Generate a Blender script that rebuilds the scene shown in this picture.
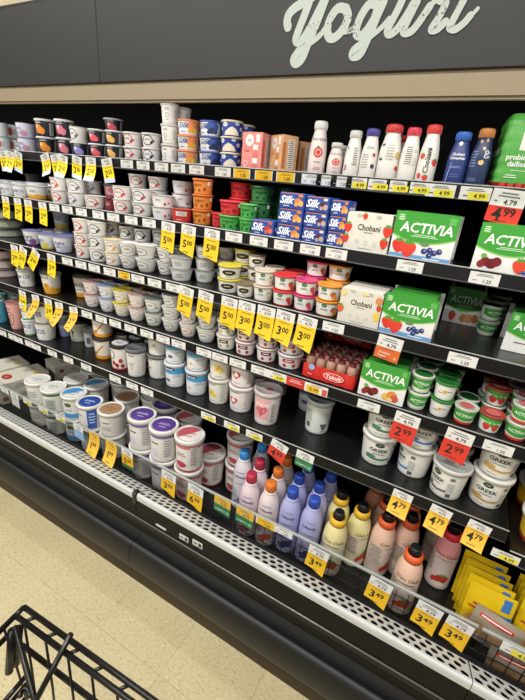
import bpy, math, random
from mathutils import Vector, Matrix
random.seed(11)
for o in list(bpy.data.objects):
    bpy.data.objects.remove(o, do_unlink=True)
SC = bpy.context.scene
COL = SC.collection
R = math.radians
# ------------------------------------------------------------------ camera
F_PX, CX, CY, CAM_Z = 390.0, 262.5, 350.0, 1.56
def _norm(v):
    l = math.sqrt(sum(a*a for a in v)); return [a/l for a in v]
_a = [-550-CX, 108-CY, F_PX]                       # vanishing point of the shelf direction
_x2 = 170-CX
_d = [_x2, -(_a[0]*_x2+F_PX*F_PX)/_a[1], F_PX]     # vanishing point of the verticals
AX = Vector(_norm([-c for c in _a])); AZ = -Vector(_norm(_d)); AY = AZ.cross(AX)
RM = Matrix((AX, AY, AZ))                          # camera (x right, y down, z forward) -> world
cd = bpy.data.cameras.new('camera'); cam = bpy.data.objects.new('camera', cd); COL.objects.link(cam)
cd.sensor_fit = 'VERTICAL'; cd.sensor_height = 36.0; cd.lens = F_PX/700*36.0
cd.clip_start = 0.02
m = Matrix.Identity(4)
for i in range(3):
    m[i][0] = RM[i][0]; m[i][1] = -RM[i][1]; m[i][2] = -RM[i][2]
m[2][3] = CAM_Z
cam.matrix_world = m
SC.camera = cam
# ------------------------------------------------------------------ world, lights, exposure
w = bpy.data.worlds.new('store_world'); SC.world = w; w.use_nodes = True
w.node_tree.nodes['Background'].inputs[0].default_value = (1.0, 0.98, 0.95, 1)
w.node_tree.nodes['Background'].inputs[1].default_value = 0.16
SC.view_settings.view_transform = 'Standard'
SC.view_settings.look = 'None'
SC.view_settings.exposure = 0.0
SC.view_settings.gamma = 1.0
SC.view_settings.use_curve_mapping = False
LAMP_Y = (-0.55, -2.6)
def area(name, loc, sx, sy, power, col=(1, .98, .95)):
    l = bpy.data.lights.new(name, 'AREA'); l.shape = 'RECTANGLE'; l.size = sx; l.size_y = sy
    l.energy = power; l.color = col
    o = bpy.data.objects.new(name, l); COL.objects.link(o); o.location = loc
    return o
for yy in LAMP_Y:
    for xx in (-3.2, -1.2, 0.8):
        area('ceiling_lamp_light', (xx, yy, 3.34), 1.7, 0.32, 52)

o = area('canopy_lamp_light', (-1.7, 1.075, 1.80), 5.6, 0.03, 10, (1, .97, .93)); o.rotation_euler = (R(22), 0, 0)   # the case's own lamp behind the canopy trim
# ------------------------------------------------------------------ pixel -> place helpers
def ray(px, py): return RM @ Vector((px-CX, py-CY, F_PX))
def at_y(px, py, y):
    r = ray(px, py); return r*(y/r.y)+Vector((0, 0, CAM_Z))
def at_z(px, py, z):
    r = ray(px, py); return r*((z-CAM_Z)/r.z)+Vector((0, 0, CAM_Z))
RT = RM.transposed()
def x_at(px, y, z):
    lo, hi = -9.0, 5.0
    for _ in range(50):
        mid = (lo+hi)/2; c = RT @ Vector((mid, y, z-CAM_Z))
        if c.z <= 0 or c.x/c.z*F_PX+CX < px: lo = mid
        else: hi = mid
    return (lo+hi)/2
def scale_at(px, y, z):
    x = x_at(px, y, z)
    mw = abs(x_at(px+5, y, z)-x)/5*y/math.hypot(x, y)
    def pr(p):
        c = RT @ (Vector(p)-Vector((0, 0, CAM_Z))); return Vector((c.x/c.z*F_PX, c.y/c.z*F_PX))
    mh = .05/(pr((x, y, z+.05))-pr((x, y, z))).length
    return x, mw, mh
# ------------------------------------------------------------------ materials
MATS = {}
def lin(h):
    h = h.lstrip('#'); out = []
    for i in (0, 2, 4):
        c = int(h[i:i+2], 16)/255
        out.append(c/12.92 if c <= .04045 else ((c+.055)/1.055)**2.4)
    return out
def mat(h, rough=.45, metal=0.0, var=.05, scale=40.0, bump=0.0, spec=.5):
    key = (h, rough, metal, var, scale, bump, spec)
    if key in MATS: return MATS[key]
    mm = bpy.data.materials.new('surface_'+h.lstrip('#')); mm.use_nodes = True
    nt = mm.node_tree; b = nt.nodes['Principled BSDF']
    c = lin(h)
    n = nt.nodes.new('ShaderNodeTexNoise'); n.inputs['Scale'].default_value = scale; n.inputs['Detail'].default_value = 3
    tc = nt.nodes.new('ShaderNodeTexCoord'); nt.links.new(tc.outputs['Object'], n.inputs['Vector'])
    mx = nt.nodes.new('ShaderNodeMix'); mx.data_type = 'RGBA'
    mx.inputs[6].default_value = (*[v*(1-var) for v in c], 1)
    mx.inputs[7].default_value = (*[min(1, v*(1+var)) for v in c], 1)
    nt.links.new(n.outputs['Fac'], mx.inputs[0]); nt.links.new(mx.outputs[2], b.inputs['Base Color'])
    b.inputs['Roughness'].default_value = rough; b.inputs['Metallic'].default_value = metal
    b.inputs['Specular IOR Level'].default_value = spec
    if bump:
        bp = nt.nodes.new('ShaderNodeBump'); bp.inputs['Strength'].default_value = bump
        nt.links.new(n.outputs['Fac'], bp.inputs['Height']); nt.links.new(bp.outputs['Normal'], b.inputs['Normal'])
    MATS[key] = mm
    return mm
def clear_mat(h, transp=.8, rough=.08):
    key = ('clear', h, transp, rough)
    if key in MATS: return MATS[key]
    mm = bpy.data.materials.new('clear_'+h.lstrip('#')); mm.use_nodes = True
    nt = mm.node_tree; nt.nodes.clear()
    o = nt.nodes.new('ShaderNodeOutputMaterial'); t = nt.nodes.new('ShaderNodeBsdfTransparent')
    p = nt.nodes.new('ShaderNodeBsdfPrincipled'); mx = nt.nodes.new('ShaderNodeMixShader')
    t.inputs[0].default_value = (*[.9+.1*v for v in lin(h)], 1)
    p.inputs['Base Color'].default_value = (*lin(h), 1); p.inputs['Roughness'].default_value = rough
    mx.inputs[0].default_value = 1-transp
    nt.links.new(t.outputs[0], mx.inputs[1]); nt.links.new(p.outputs[0], mx.inputs[2]); nt.links.new(mx.outputs[0], o.inputs[0])
    MATS[key] = mm
    return mm
def M(c):
    """a colour string -> a printed / plastic material; 'clear:..' -> thin clear plastic"""
    if not isinstance(c, str): return c
    if c.startswith('clear'): return clear_mat(c.split(':')[1], .62)
    if c.startswith('foil'): return mat(c.split(':')[1], .38, .35, .08, 60, .25)
    return mat(c, .42)
# ------------------------------------------------------------------ mesh building
class MB:
    def __init__(s): s.v = []; s.f = []; s.mi = []; s.sm = []; s.mats = []
    def slot(s, m_):
        m_ = M(m_)
        if m_ not in s.mats: s.mats.append(m_)
        return s.mats.index(m_)
    def add(s, vs, fs, m_, smooth=False):
        b = len(s.v); k = s.slot(m_); s.v += [tuple(p) for p in vs]
        for f in fs: s.f.append(tuple(b+i for i in f)); s.mi.append(k); s.sm.append(smooth)
    def box(s, x0, x1, y0, y1, z0, z1, m_):
        s.add([(x0,y0,z0),(x1,y0,z0),(x1,y1,z0),(x0,y1,z0),(x0,y0,z1),(x1,y0,z1),(x1,y1,z1),(x0,y1,z1)],
              [(0,3,2,1),(4,5,6,7),(0,1,5,4),(1,2,6,5),(2,3,7,6),(3,0,4,7)], m_)
    def cbox(s, x0, x1, y0, y1, z0, z1, c, m_, front=None, right=None):
        """box with chamfered vertical and horizontal edges (chamfer c)"""
        def ring(i, z): return [(x0+i+c*(q in (0,)),0,0) for q in ()]
        def loop(ins, z):
            a0, a1, b0, b1 = x0+ins, x1-ins, y0+ins, y1-ins
            return [(a0+c,b0,z),(a1-c,b0,z),(a1,b0+c,z),(a1,b1-c,z),(a1-c,b1,z),(a0+c,b1,z),(a0,b1-c,z),(a0,b0+c,z)]
        vs = loop(c,z0)+loop(0,z0+c)+loop(0,z1-c)+loop(c,z1)
        fs = [tuple(reversed(range(8))), tuple(range(24,32))]
        for r_ in range(3):
            for k in range(8): fs.append((r_*8+k, r_*8+(k+1)%8, r_*8+8+(k+1)%8, r_*8+8+k))
        s.add(vs, fs, m_)
    def lathe(s, prof, m_, seg=20, cap0=False, cap1=False, smooth=True, cx=0, cy=0):
        """prof: (r, z) list; m_: one material or one per band"""
        n = len(prof); vs = []
        for r_, z in prof:
            for k in range(seg):
                a = 2*math.pi*k/seg; vs.append((cx+r_*math.cos(a), cy+r_*math.sin(a), z))
        multi = isinstance(m_, list)
        b = len(s.v); s.v += vs
        for i in range(n-1):
            mi = s.slot(m_[i] if multi else m_)
            for k in range(seg):
                s.f.append((b+i*seg+k, b+i*seg+(k+1)%seg, b+(i+1)*seg+(k+1)%seg, b+(i+1)*seg+k)); s.mi.append(mi); s.sm.append(smooth)
        if cap0: s.f.append(tuple(b+k for k in reversed(range(seg)))); s.mi.append(s.slot(m_[0] if multi else m_)); s.sm.append(False)
        if cap1: s.f.append(tuple(b+(n-1)*seg+k for k in range(seg))); s.mi.append(s.slot(m_[-1] if multi else m_)); s.sm.append(False)
    def tube(s, pts, r_, m_, seg=8, caps=True):
        pts = [Vector(p) for p in pts]; n = len(pts); vs = []
        for i, p in enumerate(pts):
            t = (pts[min(i+1, n-1)]-pts[max(i-1, 0)]).normalized()
            up = Vector((0, 0, 1)) if abs(t.z) < .9 else Vector((0, 1, 0))
            a = t.cross(up).normalized(); b = t.cross(a).normalized()
            for k in range(seg):
                q = 2*math.pi*k/seg; vs.append(p+a*(r_*math.cos(q))+b*(r_*math.sin(q)))
        fs = []
        for i in range(n-1):
            for k in range(seg): fs.append((i*seg+k, (i+1)*seg+k, (i+1)*seg+(k+1)%seg, i*seg+(k+1)%seg))
        if caps: fs += [tuple(range(seg)), tuple((n-1)*seg+k for k in reversed(range(seg)))]
        s.add(vs, fs, m_, True)
    def sweep(s, prof, x0, x1, m_, closed=True, smooth=False):
        """extrude a (y, z) outline along X"""
        n = len(prof)
        vs = [(x0, y, z) for y, z in prof]+[(x1, y, z) for y, z in prof]
        fs = [(i, (i+1)%n, n+(i+1)%n, n+i) for i in range(n if closed else n-1)]
        ends = [tuple(reversed(range(n))), tuple(range(n, 2*n))] if closed else []
        s.add(vs, fs, m_, smooth)
        if ends: s.add(vs, ends, m_)
    def mesh(s, name):
        me = bpy.data.meshes.new(name); me.from_pydata(s.v, [], s.f)
        for mm in s.mats: me.materials.append(mm)
        me.polygons.foreach_set('material_index', s.mi); me.polygons.foreach_set('use_smooth', s.sm)
        me.update(); return me
def link(name, me, parent=None, loc=None):
    o = bpy.data.objects.new(name, me); COL.objects.link(o)
    if parent is not None: o.parent = parent
    if loc is not None: o.location = loc
    return o
def empty(name, loc=(0, 0, 0), rz=0.0):
    o = bpy.data.objects.new(name, None); COL.objects.link(o); o.location = loc; o.rotation_euler = (0, 0, rz); o.empty_display_size = .02
    return o
THINGS = []
def tag(o, label, cat, group=None):
    o['label'] = label; o['category'] = cat
    if group: o['group'] = group
    THINGS.append(o)
    return o
# ------------------------------------------------------------------ flat print wrapped on a surface
TXT = {}
def text2d(body, bold=.012, shear=0.0):
    """triangles of a word, cap height 1, centred"""
    key = (body, bold, shear)
    if key in TXT: return TXT[key]
    cu = bpy.data.curves.new('word', 'FONT'); cu.body = body; cu.resolution_u = 2; cu.offset = bold; cu.shear = shear
    ob = bpy.data.objects.new('word', cu); COL.objects.link(ob)
    dg = bpy.context.evaluated_depsgraph_get(); dg.update()
    me = bpy.data.meshes.new_from_object(ob.evaluated_get(dg))
    vs = [(v.co.x, v.co.y) for v in me.vertices]; fs = [tuple(p.vertices) for p in me.polygons]
    bpy.data.objects.remove(ob); bpy.data.curves.remove(cu); bpy.data.meshes.remove(me)
    if vs:
        x0 = min(v[0] for v in vs); x1 = max(v[0] for v in vs)
        vs = [((x-(x0+x1)/2)/.69, (y-.345)/.69) for x, y in vs]
        wd = (x1-x0)/.69
    else: wd = 0
    TXT[key] = (vs, fs, wd)
    return TXT[key]
def disc2d(ru, rv, n=14):
    vs = [(0, 0)]; fs = []
    for j in (1, 2):
        for k in range(n):
            a = 2*math.pi*k/n; vs.append((ru*j/2*math.cos(a), rv*j/2*math.sin(a)))
    for k in range(n):
        fs.append((0, 1+k, 1+(k+1)%n)); fs.append((1+k, 1+n+k, 1+n+(k+1)%n, 1+(k+1)%n))
    return vs, fs
def ring2d(ru, rv, t, n=18, a0=0.0, a1=2*math.pi):
    vs = []; fs = []
    for k in range(n+1):
        a = a0+(a1-a0)*k/n
        vs += [(ru*math.cos(a), rv*math.sin(a)), ((ru-t)*math.cos(a), (rv-t)*math.sin(a))]
    for k in range(n): fs.append((2*k, 2*k+2, 2*k+3, 2*k+1))
    return vs, fs
def rect2d(w_, h_, nx=6):
    vs = []; fs = []
    for k in range(nx+1):
        x = -w_/2+w_*k/nx; vs += [(x, -h_/2), (x, h_/2)]
    for k in range(nx): fs.append((2*k, 2*k+2, 2*k+3, 2*k+1))
    return vs, fs
def fan2d(pts):
    cx = sum(p[0] for p in pts)/len(pts); cy = sum(p[1] for p in pts)/len(pts)
    vs = [(cx, cy)]+list(pts); n = len(pts)
    return vs, [(0, 1+k, 1+(k+1)%n) for k in range(n)]
BERRY = [(0,-1),(.45,-.72),(.78,-.2),(.86,.3),(.6,.66),(.2,.6),(-.2,.6),(-.6,.66),(-.86,.3),(-.78,-.2),(-.45,-.72)]
LEAF = [(0,.45),(.3,.55),(.62,.5),(.4,.78),(.5,1.0),(.12,.85),(0,1.12),(-.12,.85),(-.5,1.0),(-.4,.78),(-.62,.5),(-.3,.55)]
def clip(poly, a, sgn):
    out = []
    for i, p in enumerate(poly):
        q = poly[(i+1) % len(poly)]; dp = (p[0]-a)*sgn; dq = (q[0]-a)*sgn
        if dp >= 0: out.append(p)
        if (dp > 0 and dq < 0) or (dp < 0 and dq > 0):
            t = dp/(dp-dq); out.append((a, p[1]+(q[1]-p[1])*t))
    return out
def slabs(P2, fs, lim):
    V = []; Fc = []
    for f in fs:
        poly = [P2[i] for i in f]; lo = min(p[0] for p in poly); hi = max(p[0] for p in poly)
        k0, k1 = math.floor(lo/lim+1e-6), math.ceil(hi/lim-1e-6)
        for k in range(k0, max(k1, k0+1)):
            q = poly
            if k1-k0 > 1: q = clip(clip(poly, k*lim, 1), (k+1)*lim, -1)
            if len(q) < 3: continue
            b_ = len(V); V += q; Fc.append(tuple(range(b_, b_+len(q))))
    return V, Fc
def prints(mb, mapf, items, W, Hh, e0=.0004):
    """items in fractions: u of W (0 = middle), v of Hh; sizes of Hh"""
    for i, it in enumerate(items):
        k, u, v = it[0], it[1]*W, it[2]*Hh
        eps = e0+i*.00012
        def put(sh, c, du=0, dv=0, s=1.0, e=0.0):
            vs, fs = sh; lim = getattr(mapf, 'lim', None)
            P2 = [(u+du+x*s, v+dv+y*s) for x, y in vs]
            if lim: P2, fs = slabs(P2, fs, lim)
            mb.add([mapf(x, y, eps+e) for x, y in P2], fs, c)
        if k == 'text':
            body, h_, c = it[3], it[4]*Hh, it[5]
            bold = it[6] if len(it) > 6 else .012; sh = it[7] if len(it) > 7 else 0.0
            vs, fs, wd = text2d(body, bold, sh); put((vs, fs), c, s=h_)
        elif k == 'disc': put(disc2d(it[3]*Hh, it[4]*Hh), it[5])
        elif k == 'ring':
            arc = it[7] if len(it) > 7 else (0, 2*math.pi)
            put(ring2d(it[3]*Hh, it[4]*Hh, it[5]*Hh, 18, *arc), it[6])
        elif k == 'rect': put(rect2d(it[3]*Hh, it[4]*Hh), it[5])
        elif k == 'lines':
            w_, h_, n, c = it[3]*Hh, it[4]*Hh, it[5], it[6]
            for j in range(n):
                ww = w_*(.7+.3*((j*37) % 10)/10)
                put(rect2d(ww, h_/n*.42, 4), c, dv=h_*(.5-(j+.5)/n))
        elif k == 'straw':
            s_ = it[3]*Hh; put(fan2d(BERRY), it[4] if len(it) > 4 else '#d8382e', s=s_); put(fan2d(LEAF), '#4f9a3a', s=s_, e=.0001)
        elif k == 'berries':
            s_ = it[3]*Hh
            for j, (a, b) in enumerate(((-1, 0), (.1, .35), (1.1, -.1), (.2, -.8), (2.1, .3))):
                put(disc2d(s_*.62, s_*.62, 10), it[4], du=a*s_, dv=b*s_, e=j*.00003)
                put(disc2d(s_*.2, s_*.2, 8), it[5] if len(it) > 5 else '#9aa6d8', du=a*s_+s_*.12, dv=b*s_+s_*.15, e=.00005+j*.00003)
        elif k == 'flower':
            s_ = it[3]*Hh
            for j in range(5):
                a = j*2*math.pi/5; put(disc2d(s_*.62, s_*.36, 10), it[4], du=math.cos(a)*s_*.6, dv=math.sin(a)*s_*.6, e=j*.00003)
            put(disc2d(s_*.3, s_*.3, 10), it[5], e=.0002)
        elif k == 'heart':
            s_ = it[3]*Hh
            pts = [(16*math.sin(t)**3/16, (13*math.cos(t)-5*math.cos(2*t)-2*math.cos(3*t)-math.cos(4*t))/16) for t in [2*math.pi*q/20 for q in range(20)]]
            put(fan2d(pts), it[4], s=s_)
        elif k == 'poly': put(fan2d([(a*Hh, b*Hh) for a, b in it[3]]), it[4])
        elif k == 'grid':      # polygon strips: list of (x, y_low, y_high) fractions -> smooth band
            vs = []; fs = []
            for a, lo, hi in it[3]: vs += [(a*W, lo*Hh), (a*W, hi*Hh)]
            for q in range(len(it[3])-1): fs.append((2*q, 2*q+2, 2*q+3, 2*q+1))
            put((vs, fs), it[4])
def cyl_map(rf, rm):
    def f(u, v, e):
        a = u/rm; r_ = rf(v)+e; return (r_*math.sin(a), -r_*math.cos(a), v)
    f.lim = rm*.22
    return f
def front_map(y): return lambda u, v, e: (u, y-e, v)
def right_map(x): return lambda u, v, e: (x+e, u, v)
def left_map(x): return lambda u, v, e: (x-e, -u, v)
def top_map(z): return lambda u, v, e: (u, v, z+e)
# ------------------------------------------------------------------ kinds: prototypes with parts
KINDS = {}
def kind(key, name, cat, D, H, parts):
    KINDS[key] = dict(name=name, cat=cat, D=D, H=H, parts=parts)
def place(key, loc, rz=0.0, sx=1.0, sz=1.0, label='', group=None, tilt=None, sy=None):
    K = KINDS[key]
    r = empty(K['name'], loc, rz); r.scale = (sx, sx if sy is None else sy, sz)
    if tilt: r.rotation_euler = (tilt[0], tilt[1], rz)
    for pn, me, subs in K['parts']:
        c = link(pn, me, r)
        for sn, sme in subs: link(sn, sme, c)
    tag(r, label, K['cat'], group)
    return r
WHITE = '#e9e7e0'
def cup(key, body=WHITE, lid='#dcdad4', prn=(), D=.078, H=.062, taper=.86, lidstyle='foil', bands=(), name='yogurt_cup', cat='yogurt cup', bowl=False, lidprn=(), seg=20):
    """tapered tub; bands = (v0, v1, colour) of the wall; prn = print on the wall; lidprn = print on the lid"""
    r1 = D/2*(.93 if lidstyle != 'none' else .99); r0 = r1*taper; zt = H*(.93 if lidstyle in ('rim', 'dark', 'dome') else .985)
    def rf(z):
        t = max(0, min(1, z/zt))
        return r0+(r1-r0)*(math.sqrt(max(0, t))*.75+t*.25 if bowl else t)
    cuts = {0.0, .06, .2, .4, .6, .8, .93, 1.0}
    for a, b, c in bands: cuts |= {a, b}
    cuts = sorted(cuts); prof = [(r0*.9, .0012), (r0*.93, 0.0)]; ms = [body, body]
    for i, t in enumerate(cuts):
        prof.append((rf(t*zt) if t > 0 else r0*.98, max(t*zt, .0004)))
        if i < len(cuts)-1:
            mid = (t+cuts[i+1])/2; c = body
            for a, b, cc in bands:
                if a <= mid <= b: c = cc
            ms.append(c)
    prof.append((r1*1.035, zt)); ms.append(body); prof.append((r1*1.035, zt+H*.012)); ms.append(body)
    mb = MB(); mb.lathe(prof, ms, seg, cap0=True)
    parts = []
    bm = mb.mesh('cup_body')
    R1 = D/2; lb = MB()
    if lidstyle == 'foil':
        lb.lathe([(R1*.99, zt+H*.004), (R1, zt+H*.012), (R1*.97, H), (R1*.86, H), (R1*.84, H-.001), (0.0005, H-.001)], lid, seg)
    elif lidstyle in ('rim', 'dark'):
        lb.lathe([(r1*1.0, zt-H*.055), (R1, zt-H*.055), (R1*1.0, H*.985), (R1*.97, H), (R1*.9, H), (R1*.88, H*.985), (.0005, H*.985)], lid, seg)
    elif lidstyle == 'dome':
        lb.lathe([(R1, zt), (R1*1.02, zt+.002), (R1*.98, zt+.005), (R1*.92, H*1.12), (R1*.86, H*1.2), (.0005, H*1.2)], lid, seg)
    lsub = []
    if lidprn:
        pb = MB(); prints(pb, top_map(H*.985 if lidstyle != 'foil' else H-.001), [(q[0], q[1], q[2])+tuple(q[3:]) for q in lidprn], D, D)
        lsub.append(('lid_print', pb.mesh('lid_print')))
    if lidstyle != 'none': parts.append(('lid', lb.mesh('lid'), lsub))
    bsub = []
    if prn:
        pb = MB(); prints(pb, cyl_map(rf, (r0+r1)/2), prn, D, H); bsub.append(('label_print', pb.mesh('label_print')))
    parts.insert(0, ('cup_body', bm, bsub))
    kind(key, name, cat, D, H, parts)
def bottle(key, prof, body, cap, capz, prn=(), D=.05, H=.15, name='drink_bottle', bands=(), cat='bottle', capr=.7, collar=None, seg=20, lean=None):
    """prof: (r fraction of D/2, z fraction of H) ; cap from capz to 1"""
    pr = [(r_*D/2, z*H) for r_, z in prof]
    ms = []
    for i in range(len(pr)-1):
        mid = (prof[i][1]+prof[i+1][1])/2; c = body
        for a, b, cc in bands:
            if a <= mid <= b: c = cc
        ms.append(c)
    mb = MB(); mb.lathe(pr, ms, seg, cap0=True, cap1=True)
    def rf(v):
        t = v/H
        for (ra, za), (rb, zb) in zip(prof, prof[1:]):
            if za <= t <= zb and zb > za: return (ra+(rb-ra)*(t-za)/(zb-za))*D/2
        return prof[-1][0]*D/2
    sub = []
    if prn:
        pb = MB(); prints(pb, cyl_map(rf, D/2*.97), prn, D, H); sub.append(('label_print', pb.mesh('label_print')))
    parts = [('bottle_body', mb.mesh('bottle_body'), sub)]
    cb = MB(); cr = capr*D/2
    cb.lathe([(cr, capz*H), (cr, H*.985), (cr*.93, H), (cr*.5, H), (.0005, H*.998)], cap, seg, cap0=True)
    for k in range(16):     # ribs on the cap
        a = 2*math.pi*k/16; x, y = cr*1.0*math.cos(a), cr*1.0*math.sin(a)
        cb.box(x-.0008, x+.0008, y-.0008, y+.0008, capz*H, H*.97, cap)
    parts.append(('cap', cb.mesh('cap'), []))
    if collar:
        c, z0, z1, rr = collar; kb = MB(); q = rr*D/2
        kb.lathe([(q*.8, z0*H), (q, z0*H+.002), (q*1.03, (z0+z1)/2*H), (q, z1*H-.002), (q*.75, z1*H)], c, seg)
        parts.append(('collar', kb.mesh('collar'), []))
    kind(key, name, cat, D, H, parts)
def carton(key, W, H, Dp, body, fr=(), rt=(), tp=(), name='carton', cat='carton', cham=.002, lf=()):
    mb = MB(); mb.cbox(-W/2, W/2, -Dp/2, Dp/2, 0, H, cham, body)
    pb = MB()
    if fr: prints(pb, front_map(-Dp/2), fr, W, H)
    if rt: prints(pb, right_map(W/2), rt, Dp, H)
    if lf: prints(pb, left_map(-W/2), lf, Dp, H)
    if tp: prints(pb, top_map(H), tp, W, Dp)
    subs = [('box_print', pb.mesh('box_print'))] if pb.v else []
    kind(key, name, cat, W, H, [('box_body', mb.mesh('box_body'), subs)])
    KINDS[key]['W'] = W; KINDS[key]['Dp'] = Dp
PI = math.pi
# ================================================================== THE SETTING
# ---- floor of square tiles
fl = MB(); fl.box(-6.5, 2.6, -3.6, 2.2, -.06, -.006, mat('#9a8c62', .8))
floor = link('floor', fl.mesh('floor')); floor['kind'] = 'structure'
def tile_mat():
    mm = bpy.data.materials.new('speckled_vinyl'); mm.use_nodes = True; nt = mm.node_tree; b = nt.nodes['Principled BSDF']
    tc = nt.nodes.new('ShaderNodeTexCoord'); oi = nt.nodes.new('ShaderNodeObjectInfo')
    ad = nt.nodes.new('ShaderNodeVectorMath'); ad.operation = 'ADD'
    cm = nt.nodes.new('ShaderNodeCombineXYZ'); ml = nt.nodes.new('ShaderNodeMath'); ml.operation = 'MULTIPLY'; ml.inputs[1].default_value = 37
    nt.links.new(oi.outputs['Random'], ml.inputs[0]); nt.links.new(ml.outputs[0], cm.inputs[0])
    nt.links.new(tc.outputs['Object'], ad.inputs[0]); nt.links.new(cm.outputs[0], ad.inputs[1])
    n1 = nt.nodes.new('ShaderNodeTexNoise'); n1.inputs['Scale'].default_value = 70; n1.inputs['Detail'].default_value = 2
    mp = nt.nodes.new('ShaderNodeMapping'); mp.inputs['Scale'].default_value = (1, 2.2, 1); mp.inputs['Rotation'].default_value = (0, 0, .6)
    nt.links.new(ad.outputs[0], mp.inputs[0]); nt.links.new(mp.outputs[0], n1.inputs['Vector'])
    r1 = nt.nodes.new('ShaderNodeValToRGB'); e = r1.color_ramp.elements
    e[0].position = .30; e[0].color = (*lin('#b0a27a'), 1); e[1].position = .42; e[1].color = (*lin('#c8ba91'), 1)
    q = e.new(.62); q.color = (*lin('#cec199'), 1); q = e.new(.72); q.color = (*lin('#d8cdab'), 1)
    nt.links.new(n1.outputs['Fac'], r1.inputs[0])
    n2 = nt.nodes.new('ShaderNodeTexNoise'); n2.inputs['Scale'].default_value = 3; nt.links.new(ad.outputs[0], n2.inputs['Vector'])
    mx = nt.nodes.new('ShaderNodeMix'); mx.data_type = 'RGBA'; mx.blend_type = 'MULTIPLY'; mx.inputs[0].default_value = .25
    nt.links.new(r1.outputs[0], mx.inputs[6]); nt.links.new(n2.outputs['Fac'], mx.inputs[7]); nt.links.new(mx.outputs[2], b.inputs['Base Color'])
    b.inputs['Roughness'].default_value = .38
    return mm
tm = MB(); T = .305; tmx = tile_mat()
tm.cbox(.0002, T-.0002, .0003, T-.0003, -.006, 0, .0004, tmx); tmesh = tm.mesh('floor_tile')
for i in range(-13, 6):
    for j in range(-9, 1):
        link('floor_tile', tmesh, floor, (-.577+i*T, .599+j*T, 0))
# ---- wall above the case and behind it, ceiling
wl = MB(); wl.box(-6.5, 2.6, 1.72, 1.82, 0, 3.5, mat('#b7a88c', .8)); o = link('wall_back', wl.mesh('wall_back')); o['kind'] = 'structure'
HZ1 = 2.031                                            # top of the dark header panel
wl = MB(); wl.box(-6.5, 2.6, 1.035, 1.72, HZ1+.012, 3.5, mat('#c3b596', .8)); o = link('wall_above_case', wl.mesh('wall_soffit')); o['kind'] = 'structure'
wl = MB(); wl.box(-6.5, 2.6, -3.6, 1.82, 3.5, 3.56, mat('#c9c4b6', .8)); o = link('ceiling', wl.mesh('ceiling')); o['kind'] = 'structure'
lf = MB(); lf.box(-.9, .9, -.2, .2, .0, .08, mat('#d8d6cf', .5)); lfm = lf.mesh('lamp_housing')
ld = MB(); ld.box(-.86, .86, -.17, .17, -.012, .0, clear_mat('#ffffff', .3)); ldm = ld.mesh('lamp_diffuser')
for q, yy in enumerate(LAMP_Y):
    for p, xx in enumerate((-3.2, -1.2, .8)):
        r = empty('ceiling_lamp', (xx, yy, 3.42)); link('lamp_housing', lfm, r); link('lamp_diffuser', ldm, r)
        tag(r, 'long white ceiling lamp, %s one of the row %s' % (('left', 'middle', 'right')[p], ('nearest the case', 'behind the shopper')[q]), 'lamp', 'ceiling lamps over the aisle')
# ================================================================== THE REFRIGERATED CASE
X0, X1 = -4.6, 1.25
XS = .262                                             # joint between the two bays
BLACK = mat('#141414', .45); BLACK2 = mat('#1c1c1c', .35); GREYM = mat('#5c5e5e', .4, .2); SHELFM = mat('#131414', .3, 0, .1, 9)
SILVER = mat('#c9cac6', .35, .25, .05, 12); WHITEM = mat('#d7d7d0', .38)
case = empty('refrigerated_case', (0, 1.2, 0)); tag(case, 'long black open refrigerated dairy case with five shelves', 'display case')
def part(name, mb, parent=case, off=(0, -1.2, 0)):
    o = link(name, mb.mesh(name), parent)
    o.location = off if parent is case else (0, 0, 0)
    return o
b = MB(); b.box(X0, X1, 1.64, 1.68, .3, 2.03, mat('#070707', .7, 0, .1, 10, 0, .2)); part('back_panel', b)
b = MB(); b.box(X0, X1, 1.0, 1.68, 1.93, 2.03, mat('#121212', .5)); part('canopy', b)
b = MB(); b.box(X0, X1, .995, 1.03, 1.768, 1.812, mat('#94866e', .5)); b.box(X0, X1, .999, 1.012, 1.762, 1.768, mat('#8e8168', .5)); part('canopy_trim', b)
b = MB(); b.box(X0, X1, 1.012, 1.05, 1.80, 1.93, BLACK); part('canopy_fascia', b)
b = MB(); b.tube([(X0+.1, 1.075, 1.815), (X1-.1, 1.075, 1.815)], .009, mat('#e8e6de', .4), 10); part('canopy_lamp_tube', b)
HP = mat('#282827', .55, 0, .06, 3)
for a, c in ((X0, -1.1497), (-1.1482, X1)):
    b = MB(); b.cbox(a, c, .988, 1.034, 1.8125, HZ1, .0015, HP); part('header_panel', b)
b = MB(); b.box(X0, X1, 1.0, 1.05, HZ1, HZ1+.014, BLACK); part('header_shadow_strip', b)  # black strip that paints the shadow line above the header
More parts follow.
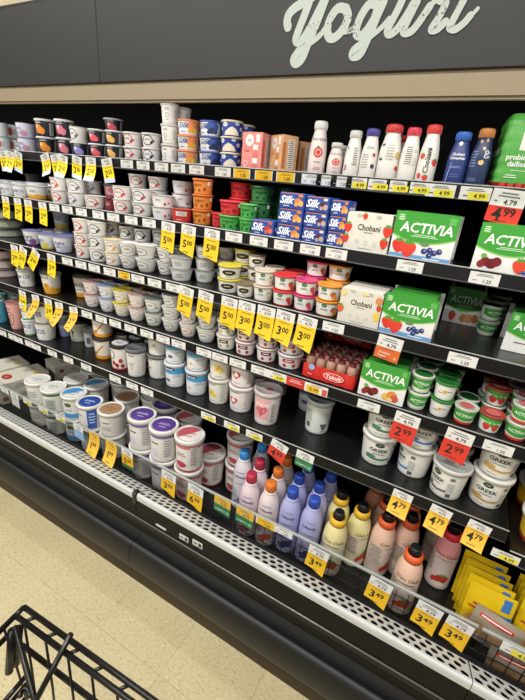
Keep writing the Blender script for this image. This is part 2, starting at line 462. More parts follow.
# shelves
SH = {1: (1.20, 1.612), 2: (1.12, 1.4195), 3: (1.05, 1.226), 4: (1.035, 1.0276), 5: (1.0, .8035), 6: (.93, .37), 7: (1.0, .747)}
SNAME = {1: 'top shelf', 2: 'second shelf', 3: 'third shelf', 4: 'fourth shelf', 5: 'fifth shelf', 6: 'bottom deck', 7: 'fifth shelf of the right bay'}
RAILH = .031
def shelf(n, a, c, light=0):
    y, z = SH[n]
    b = MB(); b.cbox(a, c, y, 1.63, z-.018, z, .0025, SHELFM); s = part('shelf', b)
    b = MB()
    b.sweep([(y-.012, z-RAILH), (y-.010, z-RAILH-.003), (y+.004, z-RAILH), (y+.004, z), (y-.004, z+.003), (y-.008, z+.001)], a, c, mat('#0d0d0d', .45, 0, .05, 40, 0, .3)); part('price_rail', b, s)
    b = MB(); b.tube([(a, y-.006, z+.0035), (c, y-.006, z+.0035)], .0018, SILVER, 6); part('front_lip', b, s)
    b = MB(); b.tube([(a, y-.0105, z-RAILH), (c, y-.0105, z-RAILH)], .0022, GREYM, 6); part('rail_edge', b, s)
    xx = XS-.006
    while xx > a:
        if xx < c:
            for q in (-.008, .008):
                b = MB(); vs = [(xx+q+e, yy_, zz_) for e in (-.0015, .0015) for yy_, zz_ in ((1.42, z-.018), (1.63, z-.018), (1.63, z-.07), (1.42, z-.026))]
                b.add(vs, [(0,1,2,3),(7,6,5,4),(0,4,5,1),(1,5,6,2),(2,6,7,3),(3,7,4,0)], BLACK2); part('bracket', b, s)
        xx -= 1.14
for n in (1, 2, 3, 4):
    shelf(n, X0, XS-.003); shelf(n, XS+.003, X1)
shelf(5, X0, XS-.008); shelf(7, XS+.01, X1)
# deck, duct and front
b = MB(); b.box(X0, X1, .91, 1.64, .33, SH[6][1], SHELFM); part('deck', b)
b = MB(); b.box(X0, X1, .812, .93, .33, .37, BLACK); part('air_duct', b)
b = MB(); b.box(X0, X1, .845, 1.68, .02, .33, BLACK); part('base_box', b)
GZ0, GZ1, GY0, GY1 = .484, .434, .808, .89           # honeycomb grille, front and rear edge
def grille(a, c):
    b = MB(); rows = 3; p = .0285
    n = int((c-a)/p); p = (c-a)/n; hy = (GY1-GY0)/rows
    def zz(y): return GZ0+(GZ1-GZ0)*(y-GY0)/(GY1-GY0)
    rr = .0108; wm = mat('#cfd0cc', .4)
    for r_ in range(rows):
        y0 = GY0+r_*hy; y1 = y0+hy; yc = (y0+y1)/2; sh = (p/2 if r_ % 2 else 0)
        for k in range(n+(1 if sh else 0)):
            xa = a+k*p-sh; xb = xa+p; xa = max(xa, a); xb = min(xb, c); xc = (xa+xb)/2
            full = xb-xa > p*.8
            if not full:
                b.add([(xa, y0, zz(y0)), (xb, y0, zz(y0)), (xb, y1, zz(y1)), (xa, y1, zz(y1))], [(0, 1, 2, 3)], wm); continue
            out = [(xb, yc), (xb, y1), (xc, y1), (xa, y1), (xa, yc), (xa, y0), (xc, y0), (xb, y0)]
            inn = [(xc+rr*math.cos(q*PI/4), yc+rr*1.12*math.sin(q*PI/4)) for q in range(8)]
            vs = [(x, y, zz(y)) for x, y in out]+[(x, y, zz(y)) for x, y in inn]+[(x, y, zz(y)-.004) for x, y in inn]
            fs = [(q, (q+1) % 8, 8+(q+1) % 8, 8+q) for q in range(8)]+[(8+q, 8+(q+1) % 8, 16+(q+1) % 8, 16+q) for q in range(8)]
            b.add(vs, fs, wm)
    o = part('air_grille', b); return o
SEAM = -.872
for a, c in ((X0, SEAM-.003), (SEAM+.003, XS-.0015), (XS+.0015, X1)): grille(a, c)
b = MB(); b.box(X0, X1, .812, GY1, .372, .382, mat('#070707', .8)); part('duct_floor', b)
b = MB(); b.box(X0, X1, GY1, .908, .36, .432, BLACK); part('duct_lip', b)
for a, c in ((X0, SEAM-.012), (SEAM+.012, XS-.001), (XS+.001, X1)):
    b = MB(); b.sweep([(.799, .483), (.803, .4865), (.8085, .486), (.8085, .455), (.801, .456), (.798, .459), (.797, .477)], a, c, mat('#c2c4c1', .32)); part('bumper', b)
b = MB(); b.cbox(SEAM-.009, SEAM+.009, .793, .82, .438, .492, .004, BLACK2); part('bumper_joint', b)
for a, c in ((X0, SEAM-.001), (SEAM+.001, XS-.001), (XS+.001, X1)):
    b = MB(); b.box(a, c, .803, .845, .374, .4555, mat('#070707', .55, 0, .05, 40, 0, .25)); part('front_panel', b)
    b = MB(); b.tube([(a, .801, .370), (c, .801, .370)], .0028, mat('#8d8f8d', .3, .5), 6); part('panel_trim', b)
    b = MB(); b.sweep([(.803, .369), (.815, .345), (.824, .31), (.824, .275), (.815, .262), (.845, .262), (.845, .369)], a, c, mat('#17150f', .5)); part('kick_cove', b)
    b = MB()
    pr = [(.845, .262), (.812, .262)]+[(.785+.030*math.cos(R(t)), .19+.07*math.sin(R(t))) for t in range(70, 271, 8)]+[(.80, .118), (.845, .118)]
    b.sweep(pr, a, c, mat('#0c0d0d', .5), True, True); part('round_bumper', b)
    b = MB(); b.box(a, c, .806, .845, .0, .118, mat('#33260f', .6, 0, .3, 8)); part('kick_plate', b)
    b = MB(); b.tube([(a, .797, .112), (c, .797, .112)], .003, mat('#5e6060', .5), 6); part('kick_trim', b)
# labels on the front panel
for (px, py, w_, h_, txt) in ((161, 527, .048, .008, ''), (184, 538, .040, .022, '- ='), (197.5, 544, .042, .024, 'ii')):
    p = at_y(px, py, .8025); b = MB(); b.box(p.x-w_/2, p.x+w_/2, .8012, .803, p.z-h_/2, p.z+h_/2, mat('#c9c9c2', .5))
    if txt:
        b.box(p.x+w_*.12, p.x+w_*.4, .8004, .8012, p.z-h_*.32, p.z+h_*.32, mat('#2a2a2a', .5)); b.box(p.x-w_*.4, p.x-w_*.05, .8004, .8012, p.z-h_*.1, p.z+h_*.1, mat('#2a2a2a', .5))
    part('rating_sticker', b)
# clear fence on the deck
for a, c in ((X0, SEAM-.002), (SEAM+.002, XS-.004), (XS+.004, X1)):
    b = MB(); b.box(a, c, .9145, .917, .418, .538, clear_mat('#3a3c3a', .93, .1)); f_ = part('fence', b)
    b = MB(); b.cbox(a, c, .9115, .920, .535, .5445, .002, clear_mat('#aeb2ac', .35, .2)); part('fence_edge', b, f_)
b = MB(); x = -.70
while x < X1:
    b.tube([(x, .925, .372), (x, .925, .515)], .0013, BLACK, 5, False); x += .034
for z in (.385, .44, .49): b.tube([(-.71, .927, z), (X1, .927, z)], .0016, BLACK, 5, False)
o = part('wire_guard', b); o['kind'] = 'stuff'
# ---- script lettering on the header
def spline(pts, n=7):
    out = []; P = [Vector((*p, 0)) for p in pts]; P = [P[0]*2-P[1]]+P+[P[-1]*2-P[-2]]
    for i in range(1, len(P)-2):
        for k in range(n):
            t = k/n; a, b_, c, d = P[i-1], P[i], P[i+1], P[i+2]
            out.append(.5*((2*b_)+(c-a)*t+(2*a-5*b_+4*c-d)*t*t+(3*b_-a-3*c+d)*t**3))
    out.append(P[-2]); return out
S_ = 110/525
STROKES = [
    (275, 19, [(62,128),(58,102),(68,66),(100,34),(146,6),(185,-20)]),
    (275, 19, [(178,-50),(160,20),(128,105),(102,175),(106,200),(130,190),(166,135),(205,60),(240,-10),(262,-50)]),
    (275, 19, [(262,-50),(242,-5),(205,95),(160,205),(132,275),(108,302),(92,300),(90,278),(112,245)]),
    (275, 12, [(112,245),(150,218),(205,178),(245,130)]),
    (275, 20, [(338,42),(300,40),(264,90),(250,145),(262,180),(292,175),(330,130),(348,80),(338,42)]),
    (275, 12, [(318,150),(350,150),(380,130),(405,100)]),
    (275, 20, [(488,24),(452,20),(412,75),(388,140),(396,170),(425,160),(470,95),(492,35)]),
    (275, 19, [(520,8),(490,75),(448,175),(410,255),(382,272),(368,262),(378,238),(415,208)]),
    (275, 12, [(415,208),(470,165),(510,130),(545,90)]),
    (375, 19, [(150,-45),(112,40),(66,130),(60,155),(75,163),(105,140),(150,75),(185,15)]),
    (375, 19, [(225,-45),(190,30),(143,125),(136,150),(150,158),(178,146),(215,100),(262,30)]),
    (375, 13, [(215,100),(255,40),(285,5),(295,-15)]),
    (375, 19, [(290,-25),(310,0),(335,8),(330,35),(300,90),(272,135),(278,145),(300,138),(335,105)]),
    (375, 19, [(480,-95),(440,-30),(400,45),(362,118),(360,135),(385,140),(425,110),(455,75)]),
    (375, 10, [(440,95),(470,65),(490,42)]),
    (375, 13, [(395,-22),(440,-30),(500,-42)]),
    (375, 13, [(110,-45),(140,-50)]),
]
lm = bpy.data.materials.new('worn_white_vinyl'); lm.use_nodes = True; nt = lm.node_tree; pb_ = nt.nodes['Principled BSDF']
tc = nt.nodes.new('ShaderNodeTexCoord'); n1 = nt.nodes.new('ShaderNodeTexNoise'); n1.inputs['Scale'].default_value = 260; n1.inputs['Detail'].default_value = 4
n2 = nt.nodes.new('ShaderNodeTexNoise'); n2.inputs['Scale'].default_value = 26
nt.links.new(tc.outputs['Object'], n1.inputs['Vector']); nt.links.new(tc.outputs['Object'], n2.inputs['Vector'])
mu = nt.nodes.new('ShaderNodeMath'); mu.operation = 'MULTIPLY'; nt.links.new(n1.outputs['Fac'], mu.inputs[0]); nt.links.new(n2.outputs['Fac'], mu.inputs[1])
rp = nt.nodes.new('ShaderNodeValToRGB'); rp.color_ramp.elements[0].position = .37; rp.color_ramp.elements[0].color = (*lin('#b4bdb5'), 1)
rp.color_ramp.elements[1].position = .40; rp.color_ramp.elements[1].color = (*lin('#60625e'), 1)
nt.links.new(mu.outputs[0], rp.inputs[0]); nt.links.new(rp.outputs[0], pb_.inputs['Base Color']); pb_.inputs['Roughness'].default_value = .6
b = MB(); YT = .9868
for ox, hw, pts in STROKES:
    pl = [at_y(ox+p.x*S_, p.y*S_, YT) for p in spline(pts)]
    px_w = (at_y(ox+pts[0][0]*S_+1, 20, YT)-at_y(ox+pts[0][0]*S_, 20, YT)).x
    h_ = hw*S_*px_w*.93
    L = []; Rr = []
    for i, p in enumerate(pl):
        t = (pl[min(i+1, len(pl)-1)]-pl[max(i-1, 0)]); t.y = 0; t.normalize(); nrm = Vector((t.z, 0, -t.x))
        e_ = Vector((0, -.00006*STROKES.index((ox, hw, pts)), 0))
        L.append(p+nrm*h_+e_); Rr.append(p-nrm*h_+e_)
        if i in (0, len(pl)-1):
            e_ = Vector((0, -.00006*STROKES.index((ox, hw, pts))-(.00003 if i else .00002), 0))
            b.add([p+e_]+[p+e_+Vector((h_*math.cos(q*PI/8), 0, h_*math.sin(q*PI/8))) for q in range(16)], [(0, 1+(q+1) % 16, 1+q) for q in range(16)], lm)
    n = len(pl); b.add(L+Rr, [(i, n+i, n+i+1, i+1) for i in range(n-1)], lm)
o = part('lettering', b, [c for c in case.children if c.name.startswith('header_panel')][1])
# ================================================================== GOODS: the kinds
G1 = '#9b9b98'
# ---- top shelf cups
cup('teal', '#dfe4e4', '#7fb3b6', [('disc',.05,.5,.25,.3,'#c4564f'),('lines',.3,.5,.3,.4,3,'#8aa0a8')], H=.058)
cup('lilac', '#cfcfe0', '#5560a8', [('lines',0,.6,.6,.2,2,'#5a5f9a'),('disc',.25,.3,.28,.2,'#b98a9c'),('disc',-.2,.3,.2,.15,'#8f97c9')], H=.058)
def navy(key, a, b_):
    cup(key, '#1d2233', '#d3d3d1', [('disc',.0,.42,.26,.26,a),('disc',.16,.32,.2,.2,a),('disc',-.1,.55,.1,.12,b_),('lines',0,.8,.5,.16,2,'#c7c9d2'),('rect',.62,.45,.28,.7,'#c2c2c2'),('lines',.62,.45,.22,.6,6,'#44464c')], H=.06, lidstyle='rim', taper=.85)
navy('navy_orange', '#e08a2c', '#f2c27a'); navy('navy_pink', '#d77b8a', '#f0c6c8'); navy('navy_purple', '#9a90cf', '#dcd6f0')
navy('navy_red', '#e0606a', '#f6c4c4'); navy('navy_yellow', '#e4b45c', '#f6e2b4')
def ringcup(key, ring, dot, lid='#d9d8d4', **kw):
    cup(key, '#e4e2de', lid, [('ring',.0,.5,.36,.36,.06,ring),('lines',0,.55,.42,.14,2,'#5f6066'),('disc',.2,.35,.09,.11,dot),('disc',.3,.45,.06,.08,dot),('lines',.8,.5,.3,.55,5,'#a9a9a9')], **kw)
ringcup('redswirl', '#b64a52', '#c23c48', lidstyle='rim', H=.058); ringcup('navyring', '#2d3356', '#2d3356', lidstyle='rim', H=.058)
ringcup('redcircle', '#c8463e', '#d0483e'); ringcup('greyswirl', '#8a8c92', '#6d7078'); ringcup('orangeswirl', '#d46a3a', '#c8442c')
ringcup('dots', '#54545a', '#b03a4a'); ringcup('greyring', '#55565c', '#3c3d42'); ringcup('peachring', '#d8a860', '#e0a24a', lid='#e6d29a'); ringcup('redring', '#c22f3e', '#c22f3e', lid='#ded7b8')
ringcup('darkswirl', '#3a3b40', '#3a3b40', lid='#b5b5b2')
cup('tall_white', '#e6e4df', '#cfcecb', [('lines',0,.72,.3,.14,2,'#6b6b6b'),('ring',0,.42,.09,.12,.02,'#4d4d4d'),('lines',0,.2,.24,.06,1,'#777777'),('lines',.5,.5,.2,.5,6,'#b0b0b0')], D=.07, H=.075, lidstyle='rim', taper=.84, name='tall_yogurt_cup')
def silk(key, lid, blob, blob2, txt='#27407c'):
    cup(key, '#e6e6e6', lid, [('grid',.0,.5,[(-.62,-.36,.34),(-.3,-.36,.34),(-.1,-.1,.34),(.0,.05,.34)],'#dcdfe4'),('disc',.28,.6,.42,.32,lid),('text',-.16,.62,'Silk',.34,txt,.02,.35),('disc',.26,.34,.2,.2,blob),('disc',.42,.3,.16,.16,blob2),('disc',.12,.24,.12,.11,blob),('lines',-.2,.2,.5,.1,1,'#4f6396'),('disc',.7,.4,.2,.22,'#e2e2e0')], H=.056, D=.08, taper=.9, lidstyle='rim')
silk('silk_orange', '#e08a5a', '#e8a032', '#f0c24c'); silk('silk_blue', '#3f5aa6', '#27315c', '#3c4672')
cup('coconut', '#27449a', '#dccfae', [('poly',.02,.3,[(-.5,-.22),(.5,-.22),(.42,.0),(.22,.2),(.0,.3),(-.2,.18),(-.42,.0)],'#e9dfc8'),('flower',-.3,.72,.16,'#d9dfee','#6f86c4'),('flower',.25,.8,.12,'#cdd6ea','#6f86c4'),('flower',.5,.5,.14,'#d9dfee','#6f86c4'),('flower',-.55,.45,.12,'#cdd6ea','#6f86c4')], H=.058, D=.08, lidstyle='rim', taper=.9)
# ---- second shelf cups
cup('clear_white', '#dcdcdc', 'clear:#c8ccd0', [('text',0,.5,'OIKOS',.22,'#3b4e8c'),('lines',0,.25,.5,.12,2,'#8d93a8')], lidstyle='dome', H=.055)
cup('clear_orange', '#dcdad4', 'clear:#c8ccd0', [('lines',0,.6,.5,.2,2,'#6d748a'),('disc',.2,.22,.3,.16,'#e0a030')], lidstyle='dome', H=.055, bands=[(.0,.34,'#dca23c')])
cup('flat_orange', '#cfa57a', '#c8956a', [('lines',0,.5,.8,.3,2,'#8a6a4c')], lidstyle='rim', H=.02, D=.1)
cup('grey_tall', '#a8aaa6', '#8e908e', [('lines',0,.5,.4,.3,3,'#6a6c68')], lidstyle='rim', H=.09, D=.07)
cup('pink_dark', '#b86a74', '#5b5558', [('ring',0,.5,.3,.3,.06,'#e6d2d2')], lidstyle='rim')
cup('darkred', '#7a2a30', '#5c2a2c', [('lines',0,.5,.5,.3,2,'#d0b0b0')], lidstyle='rim')
cup('white_plain', '#e2e0de', 'foil:#cfcfcf', [('lines',0,.62,.5,.18,2,'#8e8e92'),('disc',.3,.3,.1,.12,'#c44a58'),('disc',.45,.4,.07,.08,'#c44a58')], D=.085, H=.05, taper=.84)
cup('red_label', '#c63a34', '#b8423c', [('rect',.1,.66,.8,.34,'#d8d2ce'),('lines',.1,.66,.6,.26,3,'#7a7270'),('lines',0,.2,.6,.14,1,'#e8b0a8')], D=.085, H=.052)
def fruitcup(key, c, l, d):
    cup(key, c, l, [('text',-.05,.62,'yogurt',.2,d,.02),('straw',-.2,.3,.14,d),('straw',.1,.28,.12,d),('disc',.35,.35,.12,.12,d),('rect',.55,.72,.22,.24,'#e7dcd2'),('lines',.8,.5,.2,.6,4,d)], D=.09, H=.055, taper=.88, lidstyle='rim')
fruitcup('orange_cup', '#d5803a', '#c66a28', '#8c4410'); fruitcup('red_cup', '#d3333c', '#d3333c', '#8f141d'); fruitcup('green_cup', '#49a34c', '#57ad55', '#1d5e27')
fruitcup('shade_green', '#2f6e38', '#2a5f32', '#143a1a')  # green cup again, its colours darkened to paint in the shade
def silkbox(key, pic):
    W, H, D = .09, .052, .075
    carton(key, W, H, D, '#2f4f9e',
      [('grid',0,.5,[(-.49,-.46,.2),(-.2,-.46,.1),(.1,-.46,-.12),(.3,-.46,-.3)],'#2a458f'),('text',-.18,.56,'Silk',.46,'#eef0f4',.03,.35),('disc',.26,.5,.24,.2,pic[0]),('disc',.38,.38,.18,.18,pic[1]),('disc',.2,.3,.13,.12,pic[1]),('rect',.36,.84,.3,.14,pic[2]),('lines',-.2,.18,.6,.12,1,'#c9d2ea'),('rect',0,.955,1.5,.05,'#c8783a')],
      [('rect',0,.5,1.0,.2,'#d7dbe6'),('lines',0,.5,.9,.16,2,'#4a5c92'),('disc',.2,.75,.14,.12,pic[0])], [('disc',-.2,0,.3,.3,'#3f62b4'),('disc',.2,0,.3,.3,'#3f62b4')], name='yogurt_sleeve_pack', cat='yogurt pack')
silkbox('silk_red', ('#b8402f', '#d86a4a', '#cf5a48')); silkbox('silk_peach', ('#d8843a', '#e8a85c', '#d88a52')); silkbox('silk_dark', ('#5a2a34', '#b7a09a', '#d8d8dc'))
def multipack(key, W, H, Dp, brand, kindp):
    """paperboard sleeve around two tiers of cups, cups show at both ends"""
    parts = []
    if kindp[0] == 'activia':
        _, fruit, stripe = kindp
        arch = [(-.5+k/10, -.5+.40+.10*math.cos((k/10-.5)*2.4)*-1+.09 + (.16*abs(k/10-.5)**1.2), .5) for k in range(11)]
        arch = [(-.5+k/10, .02-.15*math.sin(PI*min(1, (k/10)*1.0)) , .5) for k in range(11)]
        fr = [('rect',0,.5,W/H*.985,.985,'#e6e6e2'),('grid',0,.5,arch,'#3f9b38'),
              ('grid',0,.5,[(a, lo-.03, lo) for a, lo, hi in arch],'#8fc56a'),
              ('text',.02,.68,'ACTIVIA',.2,'#f2f4ee',.02,.12),('lines',.02,.515,.62,.07,2,'#cfe6c4'),('rect',-.4,.87,.16,.16,'#5fae52'),('lines',-.4,.87,.13,.13,3,'#dff0d8'),('rect',.4,.87,.14,.14,'#66b258')]
        if stripe: fr += [('rect',0,.05,W/H*.98,.1,stripe),('lines',.2,.05,.5,.05,1,'#e8eef4')]
        fr += fruit
        rt = [('grid',0,.5,[(-.5,.0,.5),(.5,.0,.5)],'#357f31'),('rect',0,.22,.7,.3,'#d4d6d0'),('lines',0,.7,.5,.2,3,'#d5e7cc')]
        body = '#e4e4e0'; lidc = '#2f7d33'
    else:
        _, fruit = kindp
        fr = [('text',0.02,.63,'Chobani',.15,'#2d2a26',.018),('lines',.02,.5,.42,.05,1,'#77736a'),('ring',-.2,.24,.05,.05,.008,'#8b877e'),('ring',0,.22,.06,.06,.008,'#8b877e'),('ring',.2,.2,.05,.05,.008,'#8b877e'),('rect',-.22,.93,.16,.07,'#b9b5a8'),('rect',.2,.93,.16,.07,'#b9b5a8'),('lines',0,.08,.7,.03,1,'#a8a49a')]+fruit
        rt = [('lines',0,.5,.5,.7,8,'#8a867c'),('straw',0,.8,.1)]
        body = '#dcd8cc'; lidc = '#d2cfc6'
    sh = MB(); t = .0012; ov = .012 if kindp[0] == 'activia' else .004
    a0, a1 = -W/2, W/2
    sh.cbox(a0, a1, -Dp/2, -Dp/2+.002, .0, H*.985, .0006, body)          # front panel
    sh.cbox(a0, a1, Dp/2-.002, Dp/2, .0, H*.985, .0006, body)            # rear panel
    sh.cbox(a0+ov, a1-ov, -Dp/2, Dp/2, H*.985, H, .0006, '#3a8c35' if kindp[0] == 'activia' else body)
    sh.cbox(a0+ov, a1-ov, -Dp/2+.002, Dp/2-.002, .0, .002, .0006, body)
    pb = MB(); prints(pb, front_map(-Dp/2), fr, W, H)
    parts.append(('sleeve', sh.mesh('sleeve'), [('sleeve_print', pb.mesh('sleeve_print'))]))
    nx = max(2, round(W/.062)); ny = 2; cw = W/nx; cdp = (Dp-.006)/ny; rr = min(cw, cdp)/2*.97; chh = (H*.985-.004)/2
    cb = MB()
    cb.lathe([(rr*.7, 0), (rr*.74, .001), (rr*.92, chh*.86), (rr, chh*.88), (rr, chh*.93)], ['#e2e2de', '#e2e2de', lidc, lidc], 14, cap0=True)
    cb.lathe([(rr, chh*.93), (rr*.97, chh*.97), (.0005, chh*.97)], lidc, 14); cm = cb.mesh('pack_cup')
    kind(key, 'yogurt_multipack', 'yogurt multipack', W, H, parts)
    KINDS[key].update(W=W, Dp=Dp, cups=[(cm, (a0+cw*(i+.5), -Dp/2+.003+cdp*(j+.5), .002+k*chh)) for i in range(nx) for j in range(ny) for k in range(2)])
SB = [('straw',-.36,.27,.17),('straw',-.2,.22,.2,'#e04434'),('berries',.14,.21,.1,'#2f3a74'),('disc',.05,.36,.1,.05,'#6c8a5c')]
CH = [('disc',-.3,.2,.1,.1,'#7a1f26'),('disc',-.2,.17,.11,.11,'#6a161e'),('disc',-.36,.14,.08,.08,'#8c2a2c'),('disc',-.13,.22,.1,.1,'#7a1f26'),('disc',-.34,.32,.06,.05,'#69a84a')]
multipack('act_berry', .155, .118, .125, 0, ('activia', SB, '#6fa0cf'))
multipack('act_cherry', .155, .118, .125, 0, ('activia', CH+[('straw',.22,.2,.17,'#e0482e'),('straw',.42,.24,.14,'#dc3f2c'),('berries',.3,.07,.05,'#34407c')], None))
multipack('act_peach', .155, .118, .125, 0, ('activia', CH+[('disc',.12,.16,.12,.1,'#e8b45c'),('disc',.24,.22,.15,.13,'#dd8a3c'),('disc',.3,.16,.11,.1,'#c9553c'),('disc',.2,.1,.09,.06,'#efcf86')], None))
multipack('act_dark', .155, .118, .125, 0, ('activia', [('straw',-.25,.2,.15),('disc',.05,.18,.12,.12,'#c98a52'),('disc',.2,.2,.14,.13,'#d9a066'),('disc',.36,.22,.12,.12,'#b86f3c')], None))
multipack('act_vanilla', .155, .118, .125, 0, ('activia', [('flower',.0,.2,.11,'#ecd9a0','#c9a24a'),('rect',-.2,.26,.3,.02,'#3a2a1c'),('rect',.1,.12,.3,.02,'#3a2a1c')], None))
multipack('cho_straw', .145, .1, .125, 0, ('chobani', [('straw',-.45,.6,.15),('straw',-.47,.3,.13),('straw',.43,.6,.17),('straw',.4,.28,.15),('straw',-.1,.92,.09)]))
multipack('cho_lemon', .145, .1, .125, 0, ('chobani', [('disc',-.43,.86,.12,.09,'#e4d28a'),('straw',-.46,.4,.14,'#d8603e'),('disc',.42,.8,.12,.11,'#d88a5a'),('disc',.42,.35,.12,.13,'#e6c65a'),('straw',.44,.6,.1),('disc',.1,.92,.12,.05,'#e4d9a0')]))
# ---- third shelf cups
def flat_tub(key, body, lid):
    cup(key, body, lid, [('disc',.05,.45,.5,.22,'#2b2b2b'),('lines',.05,.45,.6,.16,1,'#d8d8d8')], D=.16, H=.045, lidstyle='rim', taper=.9, name='flat_tub', cat='tub', seg=26)
flat_tub('flat_green', '#c9cdbb', '#3a3b38'); flat_tub('flat_pink', '#d9c8c4', '#5c5052')
def foilcup(key, lid, band, txt):
    cup(key, '#dcdce0', 'foil:'+lid, [('text',.0,.62,'light',.2,txt),('disc',.2,.3,.22,.18,band),('lines',-.1,.36,.4,.12,2,txt)], H=.066, D=.076, lidstyle='foil', taper=.72, bands=[(.0,.16,band)])
foilcup('foil_purple', '#8f92c8', '#7a4f86', '#6a3f7c'); foilcup('foil_yellow', '#8f96cf', '#d8c860', '#4a6aa8'); foilcup('foil_blue', '#8a93cc', '#b8c0d8', '#4a5aa0')
cup('clear_yellow', '#c9c9c0', 'clear:#d0d4d4', [('lines',0,.6,.5,.3,3,'#777777')], H=.08, D=.068, lidstyle='rim', bands=[(.0,.3,'#cdb54c')])
def bowlcup(key, ring, tint, lid='#dddcd8'):
    cup(key, '#e5e4e0', lid, [('ring',0,.52,.46,.3,.035,ring),('lines',0,.55,.5,.16,2,ring),('disc',.3,.4,.08,.08,tint),('lines',.75,.5,.3,.4,3,'#a5a5a2')], D=.086, H=.056, bowl=True, taper=.58, lidstyle='foil')
bowlcup('scribble', '#3d3d3f', '#c8c8c4'); bowlcup('roundring', '#4a4a4c', '#e0c080'); bowlcup('orange_scribble', '#cf6c3c', '#e0944c'); bowlcup('roundwhite', '#77797a', '#d8d8d4', '#cfd3cc')
bowlcup('pinkbowl', '#c98684', '#d89a98', '#c99a98'); bowlcup('bluebowl', '#8a9cc4', '#9fb0d4', '#9fb2d8'); bowlcup('yellowbowl', '#cfb53a', '#e0c84a', '#e2cf3e'); bowlcup('peachbowl', '#d8a898', '#e0b8a8', '#d8b0a2'); bowlcup('greenbowl', '#5d6e66', '#8a9a90', '#8c9690')
cup('foil_grey', '#d3d3d1', 'foil:#bdbdbb', [('lines',0,.5,.6,.4,3,'#8a8a8a')], D=.085, H=.05, taper=.78)
def blacklabel(key, lid):
    cup(key, '#dedcd2', lid, [('disc',.0,.5,.5,.2,'#2c2a26'),('lines',0,.5,.6,.14,1,'#d4c88a'),('lines',.0,.2,.7,.1,1,'#8a887e')], D=.092, H=.056, lidstyle='rim', taper=.88)
blacklabel('yellow_lid', '#d7c63c'); blacklabel('brown_lid', '#7c6a52')
def lucerne(key, band, pic):
    cup(key, '#e6e4de', band, [('disc',-.1,.72,.16,.12,'#2f6a38'),('lines',-.1,.72,.2,.06,1,'#d8e4d8'),('lines',-.1,.46,.5,.14,2,'#6a6a64'),('straw',.28,.45,.2,pic[0]),('disc',.36,.25,.14,.14,pic[1]),('lines',.85,.5,.3,.5,5,'#b0aea8')], D=.088, H=.062, lidstyle='rim', taper=.86, bands=[(.0,.1,band)])
lucerne('luc_plain', '#d9c6b4', ('#d8c8b0', '#c8b090')); lucerne('luc_red', '#d8383a', ('#d2322e', '#d2322e')); lucerne('luc_pink', '#d23a74', ('#c8324a', '#d84a6a')); lucerne('luc_orange', '#e2912c', ('#d8602e', '#e8a03c'))
# ---- fourth shelf
cup('white_side', '#e2e2de', '#cfcfca', [('text',0,.6,'OIKOS',.2,'#3a4a7c'),('lines',0,.3,.4,.2,3,'#9a9aa0')], D=.08, H=.08, lidstyle='rim', taper=.86)
cup('dome_yellow', '#dedbd0', 'clear:#303030', [('text',0,.8,'OIKOS',.12,'#2f3338'),('flower',.1,.42,.14,'#d89a2a','#8a5a1c'),('flower',-.25,.5,.1,'#4a4a3c','#8a7a3c'),('flower',.35,.3,.1,'#e0b040','#a86a20')], D=.082, H=.085, lidstyle='dome', taper=.74, bands=[(.0,.32,'#dfa02c')])
cup('dome_white', '#dedbd0', 'clear:#303030', [('text',0,.6,'OIKOS',.16,'#2f3338'),('lines',0,.4,.4,.1,1,'#777777')], D=.082, H=.085, lidstyle='dome', taper=.74, bands=[(.0,.24,'#dfa02c')])
def labelcup(key, c, dark, pic):
    cup(key, '#e4e0dc', '#dcd8d4', [('rect',0,.62,.7,.24,dark),('lines',0,.62,.55,.14,1,'#ece6e2'),('disc',-.15,.28,.12,.12,pic),('straw',.22,.3,.14,pic),('lines',.75,.5,.3,.5,4,'#a8a4a0')], D=.088, H=.058, lidstyle='rim', taper=.84, bands=[(.86,.96,c),(.0,.08,c)])
labelcup('darklabel', '#d4cfb6', '#4c4a3c', '#b8a860'); labelcup('cherry_red', '#c23a4c', '#7c1f30', '#b0263a'); labelcup('cherry_pink', '#d0708a', '#5c2438', '#c0384e'); labelcup('berry_purple', '#7f80b8', '#a8384a', '#b0402e')
def actcup(key, mode):
    if mode == 'green': prn = [('grid',0,.5,[(-.55,-.1,.3),(-.3,-.22,.32),(0,-.26,.32),(.3,-.22,.32),(.55,-.1,.3)],'#3f9a3a'),('text',0,.56,'ACTIVIA',.17,'#f0f4ee',.02,.1),('lines',0,.38,.4,.06,1,'#cfe4c8')]; bands = [(.0,.16,'#c9d2c0')]
    elif mode == 'red': prn = [('grid',0,.5,[(-.55,-.1,.3),(-.3,-.22,.32),(0,-.26,.32),(.3,-.22,.32),(.55,-.1,.3)],'#3f9a3a'),('text',0,.56,'ACTIVIA',.17,'#f0f4ee',.02,.1)]; bands = [(.0,.2,'#cf4438')]
    elif mode == 'vanilla': prn = [('flower',.0,.5,.13,'#ecd08a','#c9902c'),('rect',-.1,.42,.5,.03,'#3a2a1c'),('rect',.1,.55,.4,.025,'#3a2a1c')]; bands = []
    else: prn = [('straw',-.16,.36,.24),('straw',.2,.36,.24,'#de4a34'),('disc',.03,.5,.1,.12,'#4f9a3a')]; bands = [(.66,.95,'#4aa544')]
    cup(key, '#e6e6e0', {'green': '#cdd6c6', 'red': '#c8cfc0', 'vanilla': '#2f8036', 'straw': '#d9c9c4', 'collar': '#a8453c'}.get(mode if mode != 'pic' else 'collar'), prn, D=.08, H=.062, lidstyle='rim', taper=.8, bands=bands,
        lidprn=[('disc',0,0,.4 if mode == 'green' else .3,.4 if mode == 'green' else .3,'#cf6a68' if mode in ('red', 'pic') else '#256b2c')])
actcup('act_green', 'green'); actcup('act_red', 'red'); actcup('act_van', 'vanilla'); actcup('act_pic', 'pic')
